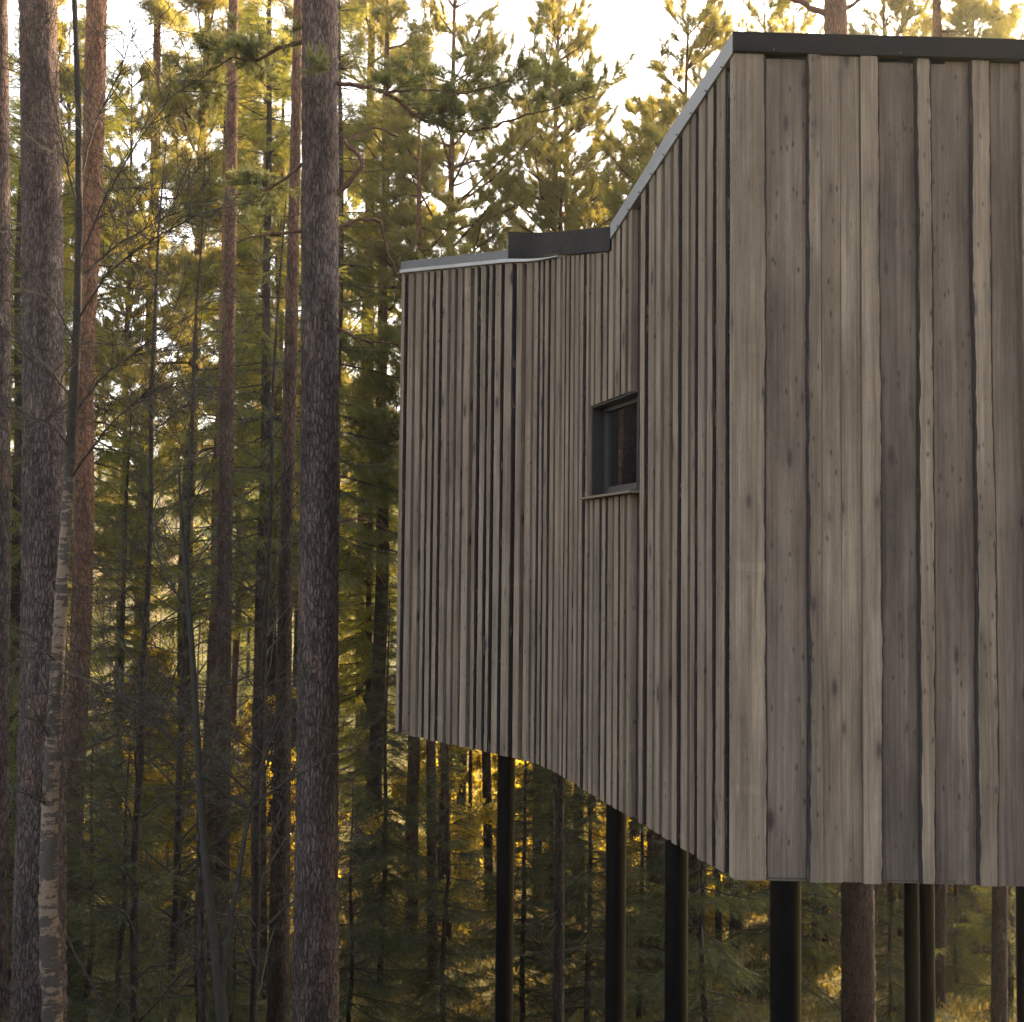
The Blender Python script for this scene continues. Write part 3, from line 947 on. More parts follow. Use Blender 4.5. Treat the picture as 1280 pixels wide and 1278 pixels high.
def mk_spruce(seed, H, z0, wid=0.20, lmax=2.3, r0=0.12, dens=1.0, dead=8, step=0.26):
    rs_ = np.random.RandomState(seed)
    root = empty('spruce_tree', (0, 0, -500))
    tr = MB(); tp = trunk_pts(H, 0.0, rs_)
    u = np.linspace(0, 1, len(tp)); tr.tube(tp, r0 * (1 - u) ** 0.85 + 0.008, 10)
    lm = MB(); Ps = []; Ds = []
    z = z0
    while z < H - 0.05:
        c, _ = along(tp, (z + 0.4) / (H + 0.4))
        for k in range(R.randint(3, 5)):
            a = rs_.rand() * 6.283
            L = min(wid * (H - z) + 0.15, lmax) * (0.6 + 0.5 * rs_.rand())
            if z < z0 + 1.5 and rs_.rand() < 0.5: L *= 0.6
            top = (z - z0) / (H - z0)
            d = np.array([math.cos(a), math.sin(a), -0.12 + 0.75 * top ** 2])
            pts = polyl(c, d, L, 6, 0.04, rs_, 0.10 * (1 - top), 0.16)
            lm.tube(pts, np.linspace(0.006 + 0.008 * L, 0.003, 7), 4)
            nb = int((3 + L * 10) * dens)
            for j in range(nb):
                uu = 0.16 + 0.83 * (j + rs_.rand()) / nb
                p, t_ = along(pts, min(uu, 0.999)); t_ = t_ / np.linalg.norm(t_)
                sd = np.cross(t_, [0, 0, 1]) * (1 if j % 2 else -1)
                dd = t_ * 0.8 + sd * (0.9 + 0.3 * rs_.rand()) + np.array([0, 0, -0.25 - 0.55 * rs_.rand() * (1 - top)])
                sl = L * 0.30 * (1.15 - uu) * (0.7 + 0.6 * rs_.rand()) + 0.12
                sp = polyl(p, dd, sl, 3, 0.06, rs_, 0.10)
                lm.tube(sp[[0, 3]], [0.003, 0.0015], 3)
                ns = max(2, int(sl / 0.05))
                for q in range(ns):
                    pp, tt = along(sp, min(0.999, (q + 0.4 * rs_.rand()) / ns)); tt = tt / np.linalg.norm(tt)
                    s2 = np.cross(tt, [0, 0, 1]) * (1 if q % 2 else -1)
                    Ps.append(pp); Ds.append(tt * 0.9 + s2 * 0.7 * (q < ns - 1) + np.array([0, 0, -0.30 * (1 - top)]) + rs_.normal(size=3) * 0.12)
            Ps.append(pts[-1]); Ds.append(pts[-1] - pts[-2])
        z += step * (0.7 + 0.6 * rs_.rand())
    for k in range(dead * 3):
        z = 1.2 + (z0 + 1.5 - 1.2) * rs_.rand()
        c, _ = along(tp, (z + 0.4) / (H + 0.4)); a = rs_.rand() * 6.283
        twiggy(lm, c, [math.cos(a), math.sin(a), 0.05], 0.7 + 1.3 * rs_.rand(), 0.010, 1, rs_, 0.06, 0.06, 0.02, 1.3, None, 0.0018, 1.0)
    Ps = np.array(Ps); Ds = np.array(Ds)
    fo = MB(); scatter(fo, ST, Ps, Ds, 1.05 + 0.5 * rs_.rand(len(Ps)), rs_)
    tr.build('trunk', SPRUCE_BARK, root, smooth=True)
    lm.build('limbs', TWIG, root)
    fo.build('crown', SPRUCE, root)
    return root


def mk_bare(seed, H, mat_t, mat_b, r0=0.06, name='birch_tree', dens=1.0, nb=26, lvl=3, z0=0.25):
    rs_ = np.random.RandomState(seed)
    root = empty(name, (0, 0, -500))
    tr = MB(); tp = trunk_pts(H, rs_.normal() * 0.03, rs_)
    u = np.linspace(0, 1, len(tp)); tr.tube(tp, r0 * (1 - u) ** 0.8 + 0.006, 8)
    lm = MB()
    for k in range(nb):
        uu = z0 + (1 - z0) * (k + rs_.rand()) / nb
        c, _ = along(tp, min(0.999, uu)); a = rs_.rand() * 6.283
        twiggy(lm, c, [math.cos(a), math.sin(a), 0.9], (0.35 + H * 0.16 * (1.15 - uu)) * (0.7 + 0.6 * rs_.rand()), 0.02 * (1.2 - uu), lvl - 1, rs_, 0.09, 0.02, 0.05, dens, None, 0.0035, 0.8)
    tr.build('trunk', mat_t, root, smooth=True)
    lm.build('branches', mat_b, root)
    return root


used = set()


def copy_tree(src):
    c = src.copy(); COL.objects.link(c)
    for ch in src.children:
        d = ch.copy(); COL.objects.link(d); d.parent = c
    return c


def plant(src, px, Y, sc_=1.0, label='', cat='tree', group=None, rz=None, zoff=0.0, lean=0.0):
    """stand a tree at the photo column px, Y metres away"""
    o = src if src.name not in used else copy_tree(src)
    used.add(o.name)
    X = at(px, 900, Y).x
    o.location = (X, Y, float(ground_z(X, Y)) + zoff)
    o.scale = (sc_,) * 3
    o.rotation_euler = (0, lean, R.random() * 6.283 if rz is None else rz)
    tag(o, label, cat, group)
    return o


# ------------------------------------------------------------------ the near trunks, drawn from what is seen
def traced_tree(name, label, cat, pts, widths, Y, bark, n=28, zs=None, rough=0.10, group=None, ext_top=None, extend=True):
    """trunk through photo points (x,y,depth) with seen widths in photo pixels; returns root and its polyline"""
    P = []; Rr = []
    for (x, y), w in zip(pts, widths):
        p = at(x, y, Y); P.append(np.array(p)); Rr.append(w / 2 / F * Y)
    P = np.array(P); Rr = np.array(Rr)
    # sorted top -> bottom in the photo; go from ground up
    P = P[::-1]; Rr = Rr[::-1]
    d = (P[0] - P[1]) / abs(P[0][2] - P[1][2])
    gz = float(ground_z(P[0][0], Y))
    k = P[0][2] - gz
    if k > 0:
        b = P[0] + d * k; b[2] = gz
        P = np.vstack([b - d * -0.0 + np.array([0, 0, -0.3]), b + np.array([0, 0, 0.0]), b * 0.75 + P[0] * 0.25, P]) ; Rr = np.concatenate([[Rr[0] * 1.5, Rr[0] * 1.35, Rr[0] * 1.08], Rr])
    if extend:
        d = (P[-1] - P[-2]); d /= np.linalg.norm(d)
        hh_ = extend if extend is not True else 5.0
        P = np.vstack([P, P[-1] + d * hh_ * 0.5, P[-1] + d * hh_]); Rr = np.concatenate([Rr, [Rr[-1] * 0.8, Rr[-1] * 0.5]])
    # resample
    L = np.concatenate([[0], np.cumsum(np.linalg.norm(np.diff(P, axis=0), axis=1))])
    m = int(L[-1] / 0.06)
    q = np.linspace(0, L[-1], m)
    Q = np.column_stack([np.interp(q, L, P[:, i]) for i in range(3)])
    ker = np.ones(15) / 15
    for i in range(2): Q[:, i] = np.convolve(np.pad(Q[:, i], 7, mode='edge'), ker, 'valid')
    Rq = np.interp(q, L, Rr)
    base = P[1] if k > 0 else P[0]
    root = empty(name, tuple(base)); tag(root, label, cat, group)
    mb = MB(); mb.tube(Q - base, Rq, n, rough=rough)
    mb.build('trunk', bark, root, smooth=True)
    return root, base, Q, Rq


def limb(mb, base, pts, r0, r1, n=6):
    """crooked limb through (x, y, depth) photo points"""
    P = np.array([np.array(at(x, y, Y)) for x, y, Y in pts])
    L = np.concatenate([[0], np.cumsum(np.linalg.norm(np.diff(P, axis=0), axis=1))])
    m = max(6, int(L[-1] / 0.08)); q = np.linspace(0, L[-1], m)
    Q = np.column_stack([np.interp(q, L, P[:, i]) for i in range(3)])
    for i in range(3): Q[:, i] = np.convolve(np.pad(Q[:, i], 1, mode='edge'), [.25, .5, .25], 'valid')
    rs_ = np.random.RandomState(int(abs(pts[0][0] * 7 + pts[0][1])))
    Q[1:-1] += rs_.normal(size=(m - 2, 3)) * r0 * 0.35
    mb.tube(Q - base, np.linspace(r0, r1, m), n)
    return Q


def bough(lm, fo, base, Q, rs_, tufts, L=0.35, r=0.006, dens=9, scale=1.15, u0=0.15, upb=0.35, flat=1.0):
    """side twigs with needles along a limb polyline"""
    Ps = []; Ds = []
    tot = np.linalg.norm(np.diff(Q, axis=0), axis=1).sum()
    k = int(tot * dens)
    for i in range(k):
        u = u0 + (0.999 - u0) * rs_.rand()
        p, t_ = along(Q, u); t_ = t_ / np.linalg.norm(t_)
        sd = rs_.normal(size=3) * np.array([1, 1, 0.45 * flat]); dd = t_ * 0.6 + sd * 0.7 + np.array([0, 0, upb])
        sp = polyl(p, dd, L * (0.5 + 0.9 * rs_.rand()), 4, 0.14, rs_, 0, 0.08)
        lm.tube(sp - base, [r, r * .8, r * .6, r * .5, r * .4], 3)
        if fo is None: continue
        for j in range(3):
            pp, tt = along(sp, 0.3 + 0.65 * rs_.rand()); tt /= np.linalg.norm(tt)
            s2 = polyl(pp, tt + rs_.normal(size=3) * 0.6, L * 0.45, 2, 0.1, rs_)
            lm.tube(s2 - base, [r * .5, r * .4, r * .3], 3)
            for q in range(5):
                a_, b_ = along(s2, 0.999 * rs_.rand() ** 0.6); Ps.append(a_ - base); Ds.append(b_ * 9 + rs_.normal(size=3) * 0.45 + np.array([0, 0, 0.25]))
        for q in range(6):
            a_, b_ = along(sp, 0.4 + 0.599 * rs_.rand()); Ps.append(a_ - base); Ds.append(b_ * 7 + rs_.normal(size=3) * 0.45 + np.array([0, 0, 0.25]))
    if fo is not None: scatter(fo, tufts, np.array(Ps), np.array(Ds), scale * (0.85 + 0.4 * rs_.rand(len(Ps))), rs_)


# main pine just left of the cabin
r5, b5, Q5, _ = traced_tree('pine_tree', 'tall straight grey barked pine trunk nearest to the left of the cabin', 'tree',
    [(400, 0), (400, 200), (400, 420), (399, 640), (397, 860), (396, 1060), (394, 1278)], [45, 46, 46, 48, 50, 52, 57], 10.6, PINE_LOW, 40, extend=3.5)
rb = np.random.RandomState(3)
Y5 = 10.6
lm = MB(); g1 = limb(lm, b5, [(415, 104, Y5), (452, 108, Y5 - .2), (485, 115, Y5 - .3), (523, 148, Y5 - .3), (585, 168, Y5 - .1), (640, 150, Y5), (705, 132, Y5 + .2), (745, 120, Y5 + .3)], 0.024, 0.006)
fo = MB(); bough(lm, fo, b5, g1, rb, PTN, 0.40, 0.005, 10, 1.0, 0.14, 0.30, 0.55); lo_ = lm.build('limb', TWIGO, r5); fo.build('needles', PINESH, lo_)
lm = MB(); g1b = limb(lm, b5, [(485, 115, Y5 - .3), (530, 112, Y5 - .6), (580, 118, Y5 - .8), (640, 100, Y5 - .9)], 0.012, 0.005)
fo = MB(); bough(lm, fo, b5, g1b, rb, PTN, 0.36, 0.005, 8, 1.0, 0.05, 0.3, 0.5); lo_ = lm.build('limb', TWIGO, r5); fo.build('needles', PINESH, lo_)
lm = MB(); g2 = limb(lm, b5, [(418, 245, Y5), (440, 224, Y5 - .1), (456, 205, Y5 - .1), (448, 192, Y5), (428, 178, Y5 + .1), (445, 168, Y5 + .3), (475, 160, Y5 + .5), (500, 172, Y5 + .6)], 0.030, 0.008)
bough(lm, None, b5, g2, rb, PT, 0.3, 0.004, 10); lo_ = lm.build('limb', TWIGO, r5)
lm = MB(); g3 = limb(lm, b5, [(418, 288, Y5), (450, 274, Y5 + .1), (478, 274, Y5 + .2), (482, 310, Y5 + .3), (500, 350, Y5 + .5)], 0.024, 0.006)
bough(lm, None, b5, g3, rb, PT, 0.35, 0.004, 12); lo_ = lm.build('limb', TWIGO, r5)
lm = MB(); g4 = limb(lm, b5, [(418, 408, Y5), (450, 425, Y5 - .1), (500, 432, Y5 + .3)], 0.016, 0.008)
bough(lm, None, b5, g4, rb, PT, 0.3, 0.004, 9); lo_ = lm.build('limb', TWIGO, r5)
lm = MB(); g5 = limb(lm, b5, [(418, 655, Y5), (440, 645, Y5), (470, 655, Y5), (505, 672, Y5 + .2)], 0.014, 0.005)
bough(lm, None, b5, g5, rb, PT, 0.25, 0.003, 8); lo_ = lm.build('limb', TWIGO, r5)
lm = MB(); g6 = limb(lm, b5, [(384, 50, Y5), (345, 62, Y5 + .2), (320, 78, Y5 + .3), (290, 72, Y5 + .5), (255, 92, Y5 + .6)], 0.024, 0.006)
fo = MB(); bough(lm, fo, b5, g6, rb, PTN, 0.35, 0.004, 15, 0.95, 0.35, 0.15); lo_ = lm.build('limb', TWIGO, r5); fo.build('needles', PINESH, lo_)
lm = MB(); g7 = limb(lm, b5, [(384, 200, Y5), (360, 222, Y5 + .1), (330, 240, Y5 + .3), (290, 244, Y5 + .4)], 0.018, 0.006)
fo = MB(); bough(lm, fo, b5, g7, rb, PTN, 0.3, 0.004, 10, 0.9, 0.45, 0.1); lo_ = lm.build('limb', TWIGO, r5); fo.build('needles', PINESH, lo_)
lm = MB(); g8 = limb(lm, b5, [(384, 290, Y5), (350, 290, Y5 - .2), (315, 297, Y5 - .3), (292, 305, Y5 - .3)], 0.020, 0.006)
bough(lm, None, b5, g8, rb, PT, 0.3, 0.004, 10); lo_ = lm.build('limb', TWIGO, r5)
for k in range(34):
    lm = MB()
    x = 384 if k % 2 else 418; y = 330 + k * 27
    a = at(x, y, Y5)
    twiggy(lm, np.array(a) - b5, [(-1 if k % 2 else 1) * 0.9, rb.normal() * 0.5, 0.1 * rb.normal()], 0.12 + 0.5 * rb.rand() ** 2, 0.006, 1, rb, 0.1, 0.02, 0.02, 0.7, None, 0.0018)
    lm.build('dead_limb', TWIGO, r5)

r2, b2, Q2, _ = traced_tree('pine_tree', 'thick grey pine trunk at far left with sunlit right edge', 'tree',
    [(47, 0), (52, 200), (54, 420), (56, 640), (54, 860), (51, 1060), (48, 1278)], [44, 47, 49, 52, 54, 58, 64], 11.6, PINE_LOW, 40, extend=3.5)
for k in range(26):
    lm = MB()
    y = 20 + k * 45; a = at(75 if k % 2 else 30, y, 11.6)
    twiggy(lm, np.array(a) - b2, [(1 if k % 2 else -1), -0.5 * rb.rand(), 0.1 * rb.normal()], 0.2 + 1.0 * rb.rand() ** 2, 0.007, 1, rb, 0.1, 0.03, 0.02, 0.9, None, 0.0018)
    lm.build('dead_limb', TWIG, r2)
r1, b1, Q1, _ = traced_tree('pine_tree', 'grey trunk cut off by the left edge of the photo', 'tree',
    [(-3, 0), (-1, 300), (-1, 640), (-3, 960), (-6, 1278)], [24, 26, 26, 26, 28], 12.2, PINE_LOW, 28, extend=4)
r3, b3, Q3, _ = traced_tree('pine_tree', 'leaning orange barked pine trunk beside the thick grey trunk at left', 'tree',
    [(121, 0), (118, 130), (113, 300), (106, 450), (105, 650), (101, 800), (92, 1000), (88, 1278)], [25, 26, 24, 22, 24, 25, 24, 26], 17.0, PINE_RED, 24, extend=4)
r6, b6, Q6, _ = traced_tree('pine_tree', 'slim brown trunk behind the thin grey sapling', 'tree',
    [(292, 0), (289, 250), (284, 500), (281, 700), (279, 900), (276, 1278)], [12, 14, 17, 18, 18, 20], 19.0, PINE_MID, 20, extend=4)
r6b, b6b, Q6b, _ = traced_tree('pine_tree', 'pale sunlit slender trunk just left of the slim brown one', 'tree',
    [(282, 250), (276, 500), (271, 700), (266, 900), (262, 1278)], [7, 9, 11, 12, 12], 24.0, PINE_RED, 16, extend=5)
r7, b7, Q7, _ = traced_tree('pine_tree', 'reddish brown trunk immediately left of the main grey pine', 'tree',
    [(373, 0), (368, 250), (362, 500), (357, 700), (354, 900), (350, 1100), (347, 1278)], [12, 14, 17, 17, 20, 24, 27], 16.0, PINE_MID, 24, extend=4)
for k in range(30):
    lm = MB()
    y = 300 + k * 32; a = at(290 if k % 2 else 274, y, 19.0)
    twiggy(lm, np.array(a) - b6, [(1 if k % 2 else -1), 0.5 * rb.normal(), -0.05], 0.4 + 1.3 * rb.rand(), 0.008, 1, rb, 0.1, 0.04, 0.02, 1.0, None, 0.0025)
    lm.build('dead_limb', TWIG, r6)
for k in range(30):
    lm = MB()
    y = 250 + k * 34; a = at(367 if k % 2 else 350, y, 16.0)
    twiggy(lm, np.array(a) - b7, [(1 if k % 2 else -1), 0.5 * rb.normal(), -0.05], 0.4 + 1.2 * rb.rand(), 0.007, 1, rb, 0.1, 0.04, 0.02, 1.0, None, 0.0022)
    lm.build('dead_limb', TWIG, r7)

# crooked birch in front of the thick trunk, with bare upswept branches
rB, bB, QB, RB = traced_tree('birch_tree', 'thin crooked birch with peeling bark in front of thick trunk', 'tree',
    [(93, 0), (98, 130), (99, 260), (97, 400), (91, 520), (84, 640), (77, 740), (72, 830), (66, 930), (61, 1040), (60, 1130), (66, 1278)], [6, 7, 9, 10, 12, 13, 15, 16, 18, 20, 22, 24], 9.6, BIRCH, 20, rough=0.22, extend=1.5)
lm = MB(); rb = np.random.RandomState(11)
YB = 9.6
for pts in ([(98, 330, YB), (130, 250, YB - .2), (170, 180, YB - .3), (215, 120, YB - .4), (260, 90, YB - .3)],
            [(98, 350, YB), (140, 310, YB + .2), (200, 275, YB + .3), (270, 245, YB + .5)],
            [(97, 400, YB), (135, 340, YB - .3), (190, 300, YB - .4), (255, 265, YB - .5), (330, 250, YB - .5)],
            [(98, 270, YB), (78, 180, YB - .2), (60, 90, YB - .3), (40, 20, YB - .3)],
            [(95, 430, YB), (70, 380, YB - .3), (40, 340, YB - .4), (5, 310, YB - .4)],
            [(90, 520, YB), (130, 470, YB - .2), (190, 425, YB - .3), (240, 395, YB - .3)],
            [(99, 230, YB), (120, 150, YB + .1), (150, 90, YB + .3), (175, 20, YB + .4)],
            [(86, 600, YB), (130, 540, YB - .3), (170, 500, YB - .5), (215, 480, YB - .5), (280, 470, YB - .6)],
            [(92, 500, YB), (60, 460, YB - .4), (30, 425, YB - .5), (-10, 400, YB - .5)],
            [(88, 560, YB), (55, 520, YB - .4), (25, 540, YB - .5), (0, 500, YB - .5)],
            [(72, 830, YB), (45, 800, YB - .3), (15, 780, YB - .4), (-20, 770, YB - .4)],
            [(72, 840, YB), (110, 850, YB - .3), (150, 868, YB - .4), (200, 905, YB - .3)],
            [(66, 930, YB), (40, 880, YB - .3), (0, 860, YB - .4)],
            [(62, 1010, YB), (30, 990, YB - .3), (0, 985, YB - .4)],
            [(66, 950, YB), (120, 930, YB - .1), (180, 905, YB + .1), (240, 890, YB + .2)]):
    lm = MB(); Qb = limb(lm, bB, pts, 0.011, 0.003, 5)
    tot = np.linalg.norm(Qb[0] - Qb[-1])
    for k in range(int(tot * 18)):
        u = 0.12 + 0.87 * rb.rand(); p, t_ = along(Qb, u); t_ = t_ / np.linalg.norm(t_)
        sd = rb.normal(size=3) * 0.8
        twiggy(lm, p - bB, t_ * 0.8 + sd + np.array([0, 0, 0.2]), 0.2 + 0.6 * rb.rand(), 0.0045, 1, rb, 0.14, 0.0, 0.05, 1.6, None, 0.0024, 0.9)
    lm.build('branch', TWIG, rB)

# forked grey sapling
rS, bS, QS, _ = traced_tree('sapling', 'leafless grey sapling forking low between the dark trunks', 'sapling',
    [(222, 590), (229, 680), (238, 780), (243, 860), (248, 960), (255, 1060), (264, 1150), (276, 1230), (278, 1278)], [3, 5, 7, 8, 9, 10, 11, 14, 15], 9.0, TWIGG, 12, rough=0.12, extend=False)
lm = MB(); YS = 9.0
for pts, ra in (([(277, 1235, YS), (284, 1190, YS), (290, 1140, YS), (300, 1080, YS), (312, 1012, YS)], .026),
                ([(312, 1012, YS), (345, 985, YS - .1), (385, 962, YS - .3), (420, 940, YS - .4), (462, 932, YS - .5), (495, 914, YS - .6)], .014),
                ([(312, 1012, YS), (322, 970, YS), (336, 930, YS + .1), (356, 890, YS + .2), (372, 840, YS + .3), (380, 800, YS + .3)], .012),
                ([(312, 1012, YS), (280, 992, YS - .1), (252, 968, YS - .3), (215, 925, YS - .4), (170, 885, YS - .5), (120, 850, YS - .5), (95, 840, YS - .5)], .017),
                ([(248, 960, YS), (275, 985, YS - .1), (262, 960, YS - .1), (300, 952, YS), (330, 950, YS)], .006),
                ([(244, 860, YS), (270, 860, YS - .1), (305, 850, YS - .2), (330, 838, YS - .2)], .007),
                ([(240, 820, YS), (200, 812, YS - .1), (160, 790, YS - .2), (110, 782, YS - .3)], .008),
                ([(238, 780, YS), (215, 730, YS), (195, 690, YS + .1), (182, 640, YS + .1), (165, 560, YS + .2)], .010),
                ([(246, 900, YS), (200, 888, YS), (150, 880, YS), (110, 892, YS)], .006),
                ([(250, 990, YS), (225, 985, YS - .1), (180, 985, YS - .1), (120, 995, YS - .2)], .006),
                ([(233, 720, YS), (262, 680, YS), (285, 650, YS), (292, 600, YS)], .007)):
    lm = MB(); Qb = limb(lm, bS, pts, ra, 0.003 if ra < .02 else 0.018, 6)
    tot = np.linalg.norm(Qb[0] - Qb[-1])
    if ra < .02:
        for k in range(int(2 + tot * 7)):
            u = 0.12 + 0.87 * rb.rand(); p, t_ = along(Qb, u); t_ = t_ / np.linalg.norm(t_)
            twiggy(lm, p - bS, t_ * 0.9 + rb.normal(size=3) * 0.7 + np.array([0, 0, 0.25]), 0.15 + 0.5 * rb.rand(), 0.0036, 1, rb, 0.13, 0.0, 0.05, 1.1, None, 0.0020, 0.9)
    lm.build('branch', TWIGG, rS)

# pine behind the cabin, showing above the front roof, and thick trunk under it
r9, b9, Q9, _ = traced_tree('pine_tree', 'thick mottled pine under the front wall whose limbed top rises above the roof', 'tree',
    [(1044, -10), (1045, 50), (1058, 600), (1072, 1105), (1073, 1278)], [28, 29, 34, 39, 41], 17.5, PINE_MID, 24, extend=4)
lm = MB(); fo = MB()
h1 = limb(lm, b9, [(1036, 18, 17.5), (1010, 8, 17.6), (985, -4, 17.8), (960, -10, 18)], 0.055, 0.02)
h2 = limb(lm, b9, [(1054, 14, 17.5), (1075, 0, 17.6), (1100, -14, 17.8)], 0.045, 0.02)
bough(lm, fo, b9, h1, rb, PT, 0.5, 0.006, 9, 1.2, 0.4); bough(lm, fo, b9, h2, rb, PT, 0.5, 0.006, 9, 1.2, 0.6)
lm.build('limbs', TWIGO, r9); fo.build('needles', PINEN, r9)

under = [(540, 13, 24, PINE_RED, 'orange brown trunk under the far left corner of the cabin'),
         (558, 11, 27, PINE_RED, 'second brown trunk from the cabin far corner, below its underside'),
         (587, 5, 33, PINE_RED, 'very slim sunlit trunk left of the leftmost black post'),
         (611, 12, 30, PINE_MID, 'brown trunk close against the left of leftmost black post'),
         (672, 13, 31, PINE_MID, 'blurred brown trunk between the first and second black posts'),
         (725, 11, 29, PINE_MID, 'brown trunk just left of the second black post'),
         (815, 7, 33, PINE_MID, 'slender trunk between the second and third black posts'),
         (935, 6, 36, PINE_RED, 'slim sunlit trunk left of the thickest black post'),
         (897, 8, 24, SPRUCE_BARK, 'dark slim trunk right of the third black post'),
         (1020, 10, 25, PINE_MID, 'left trunk of a close pair right of the thickest post'),
         (1030, 8, 26, PINE_MID, 'right trunk of a close pair right of the thickest post'),
         (1113, 9, 30, PINE_MID, 'brown slim trunk right of the thick mottled trunk'),
         (1126, 7, 28, PINE_RED, 'reddish slim trunk against the left of the paired posts'),
         (1176, 14, 22, PINE_MID, 'brown trunk just right of the paired black posts'),
         (1203, 9, 28, PINE_MID, 'first slim trunk in the gap right of the paired posts'),
         (1219, 12, 25, PINE_RED, 'reddish trunk in the middle of the rightmost gap'),
         (1250, 18, 20, PINE_MID, 'stout trunk near the lower right corner under the cabin'),
         (1263, 12, 23, PINE_RED, 'reddish trunk beside the post at the right edge')]
for px, w, Y, bk, lab in under:
    ln = R.uniform(-4, 4)
    rt, bs, Qt, _ = traced_tree('pine_tree', lab, 'tree', [(px + ln, 930), (px, 1100), (px - ln, 1278)], [w * .92, w, w * 1.06], Y, bk, 14, extend=2 if px > 500 else 8)
    for k in range(9):
        lm = MB()
        i = int(len(Qt) * (0.15 + 0.8 * rb.rand()))
        a = rb.rand() * 6.28
        twiggy(lm, Qt[i] - bs, [math.cos(a), math.sin(a), 0], 0.3 + 1.2 * rb.rand(), 0.009, 1, rb, 0.1, 0.03, 0.02, 0.8, None, 0.003)
        lm.build('dead_limb', TWIG, rt)
# dark dead-limbed spruce between posts 1 and 2
rt, bs, Qt, _ = traced_tree('spruce_tree', 'dark spruce trunk with bare dead limbs between first and second posts', 'tree', [(699, 960), (699, 1100), (698, 1278)], [11, 13, 14], 14.5, SPRUCE_BARK, 16, extend=2)
for k in range(60):
    lm = MB()
    i = int(len(Qt) * (0.08 + 0.9 * rb.rand())); a = rb.rand() * 6.28
    twiggy(lm, Qt[i] - bs, [math.cos(a), math.sin(a) * .6, 0.08], 0.5 + 0.9 * rb.rand(), 0.007, 1, rb, 0.07, 0.05, 0.06, 1.2, None, 0.002, 0.9)
    lm.build('dead_limb', TWIG, rt)
rt, bs, Qt, _ = traced_tree('spruce_tree', 'dark thin trunk at lower left beside the forked sapling', 'tree', [(249, 1080), (252, 1180), (254, 1278)], [7, 10, 13], 10.5, SPRUCE_BARK, 14, extend=0.6)

# ------------------------------------------------------------------ planted trees
SP = [mk_spruce(21, 18, 3.0, 0.19, 2.3, 0.14), mk_spruce(22, 13, 1.2, 0.22, 2.2, 0.10), mk_spruce(23, 6.5, 0.4, 0.30, 1.6, 0.06, 1.1, 2), mk_spruce(24, 21, 7.5, 0.17, 2.2, 0.15, 0.8, 16, 0.32)]
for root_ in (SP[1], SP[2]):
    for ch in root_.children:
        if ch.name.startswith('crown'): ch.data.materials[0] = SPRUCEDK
YP = [mk_young_pine(31, 18, 6.5, 0.30, 0.12), mk_young_pine(32, 12, 2.5, 0.34, 0.09)]
TP = [mk_tall_pine(41, 22, 10, 0.17, None, 34), mk_tall_pine(42, 25, 14, 0.19, PINE_RED, 32, 20)]
THIN = ('low spruce behind the paired black posts', 'yellow green spruce low behind the cabin far edge', 'spruce low between the reddish trunk and the main pine', 'spruce behind the third black post', 'tall spruce top behind the main pine', 'spruce behind the leftmost black post, further back', 'spruce hidden mostly by the second black post', 'spruce right behind the thick grey trunk', 'spruce hidden mostly by the main grey pine', 'golden pine crown right of the orange trunked one', 'golden pine crown left of the orange trunked one', 'mid height spruce behind the peeling birch', 'pine crown at top left of the main pine', 'pine crown high between the orange trunk and the gap', 'bushy spruce behind the curved sapling stem', 'spruce crown behind the slim brown trunk', 'tall spruce left of the middle gap in the forest', 'pine crown at the top of the left forest')


def mk_leafy(seed, H, n=16):
    rs_ = np.random.RandomState(seed)
    root = empty('young_tree', (0, 0, -500))
    tr = MB(); tp = trunk_pts(H, rs_.normal() * 0.02, rs_); u = np.linspace(0, 1, len(tp)); tr.tube(tp, 0.04 * (1 - u) + 0.006, 6)
    lm = MB(); tips = []
    for k in range(n):
        uu = 0.12 + 0.86 * (k + rs_.rand()) / n; c, _ = along(tp, min(.999, uu)); a = rs_.rand() * 6.283
        twiggy(lm, c, [math.cos(a), math.sin(a), 0.6], (0.5 + 1.0 * (1 - uu)) * (0.7 + 0.6 * rs_.rand()), 0.012, 2, rs_, 0.1, 0.0, 0.05, 0.7, tips, 0.003)
    tri = []
    for k in range(7):
        b = rs_.normal(size=3) * 0.05; A = rs_.normal(size=3); A /= np.linalg.norm(A); B = np.cross(A, rs_.normal(size=3)); B /= np.linalg.norm(B)
        l = 0.026 + 0.014 * rs_.rand()
        tri += [b - A * l, b + B * l * 0.7, b + A * l, b - A * l, b + A * l, b - B * l * 0.7]
    pr = np.array(tri)
    Ps = []; Ds = []
    for p, d, lv in tips:
        for q in range(4): Ps.append(p - d * rs_.rand() * 1.5 + rs_.normal(size=3) * 0.05); Ds.append(rs_.normal(size=3))
    fo = MB(); scatter(fo, [pr], np.array(Ps), np.array(Ds), 1.0 + 0.5 * rs_.rand(len(Ps)), rs_)
    tr.build('trunk', TWIGP, root, smooth=True); lm.build('branches', TWIGP, root); fo.build('crown', LEAFY, root)
    return root


LF = [mk_leafy(61, 5.0, 20), mk_leafy(62, 3.4, 16)]
DS = [mk_bare(71, 14, SPRUCE_BARK, TWIG, 0.06, 'spruce_tree', 0.9, 42, 3, 0.2)]
BR = [mk_bare(51, 9, BIRCH, TWIGP, 0.055), mk_bare(52, 5, TWIGP, TWIGP, 0.03, 'birch_tree', 1.2, 18, 3, 0.1)]

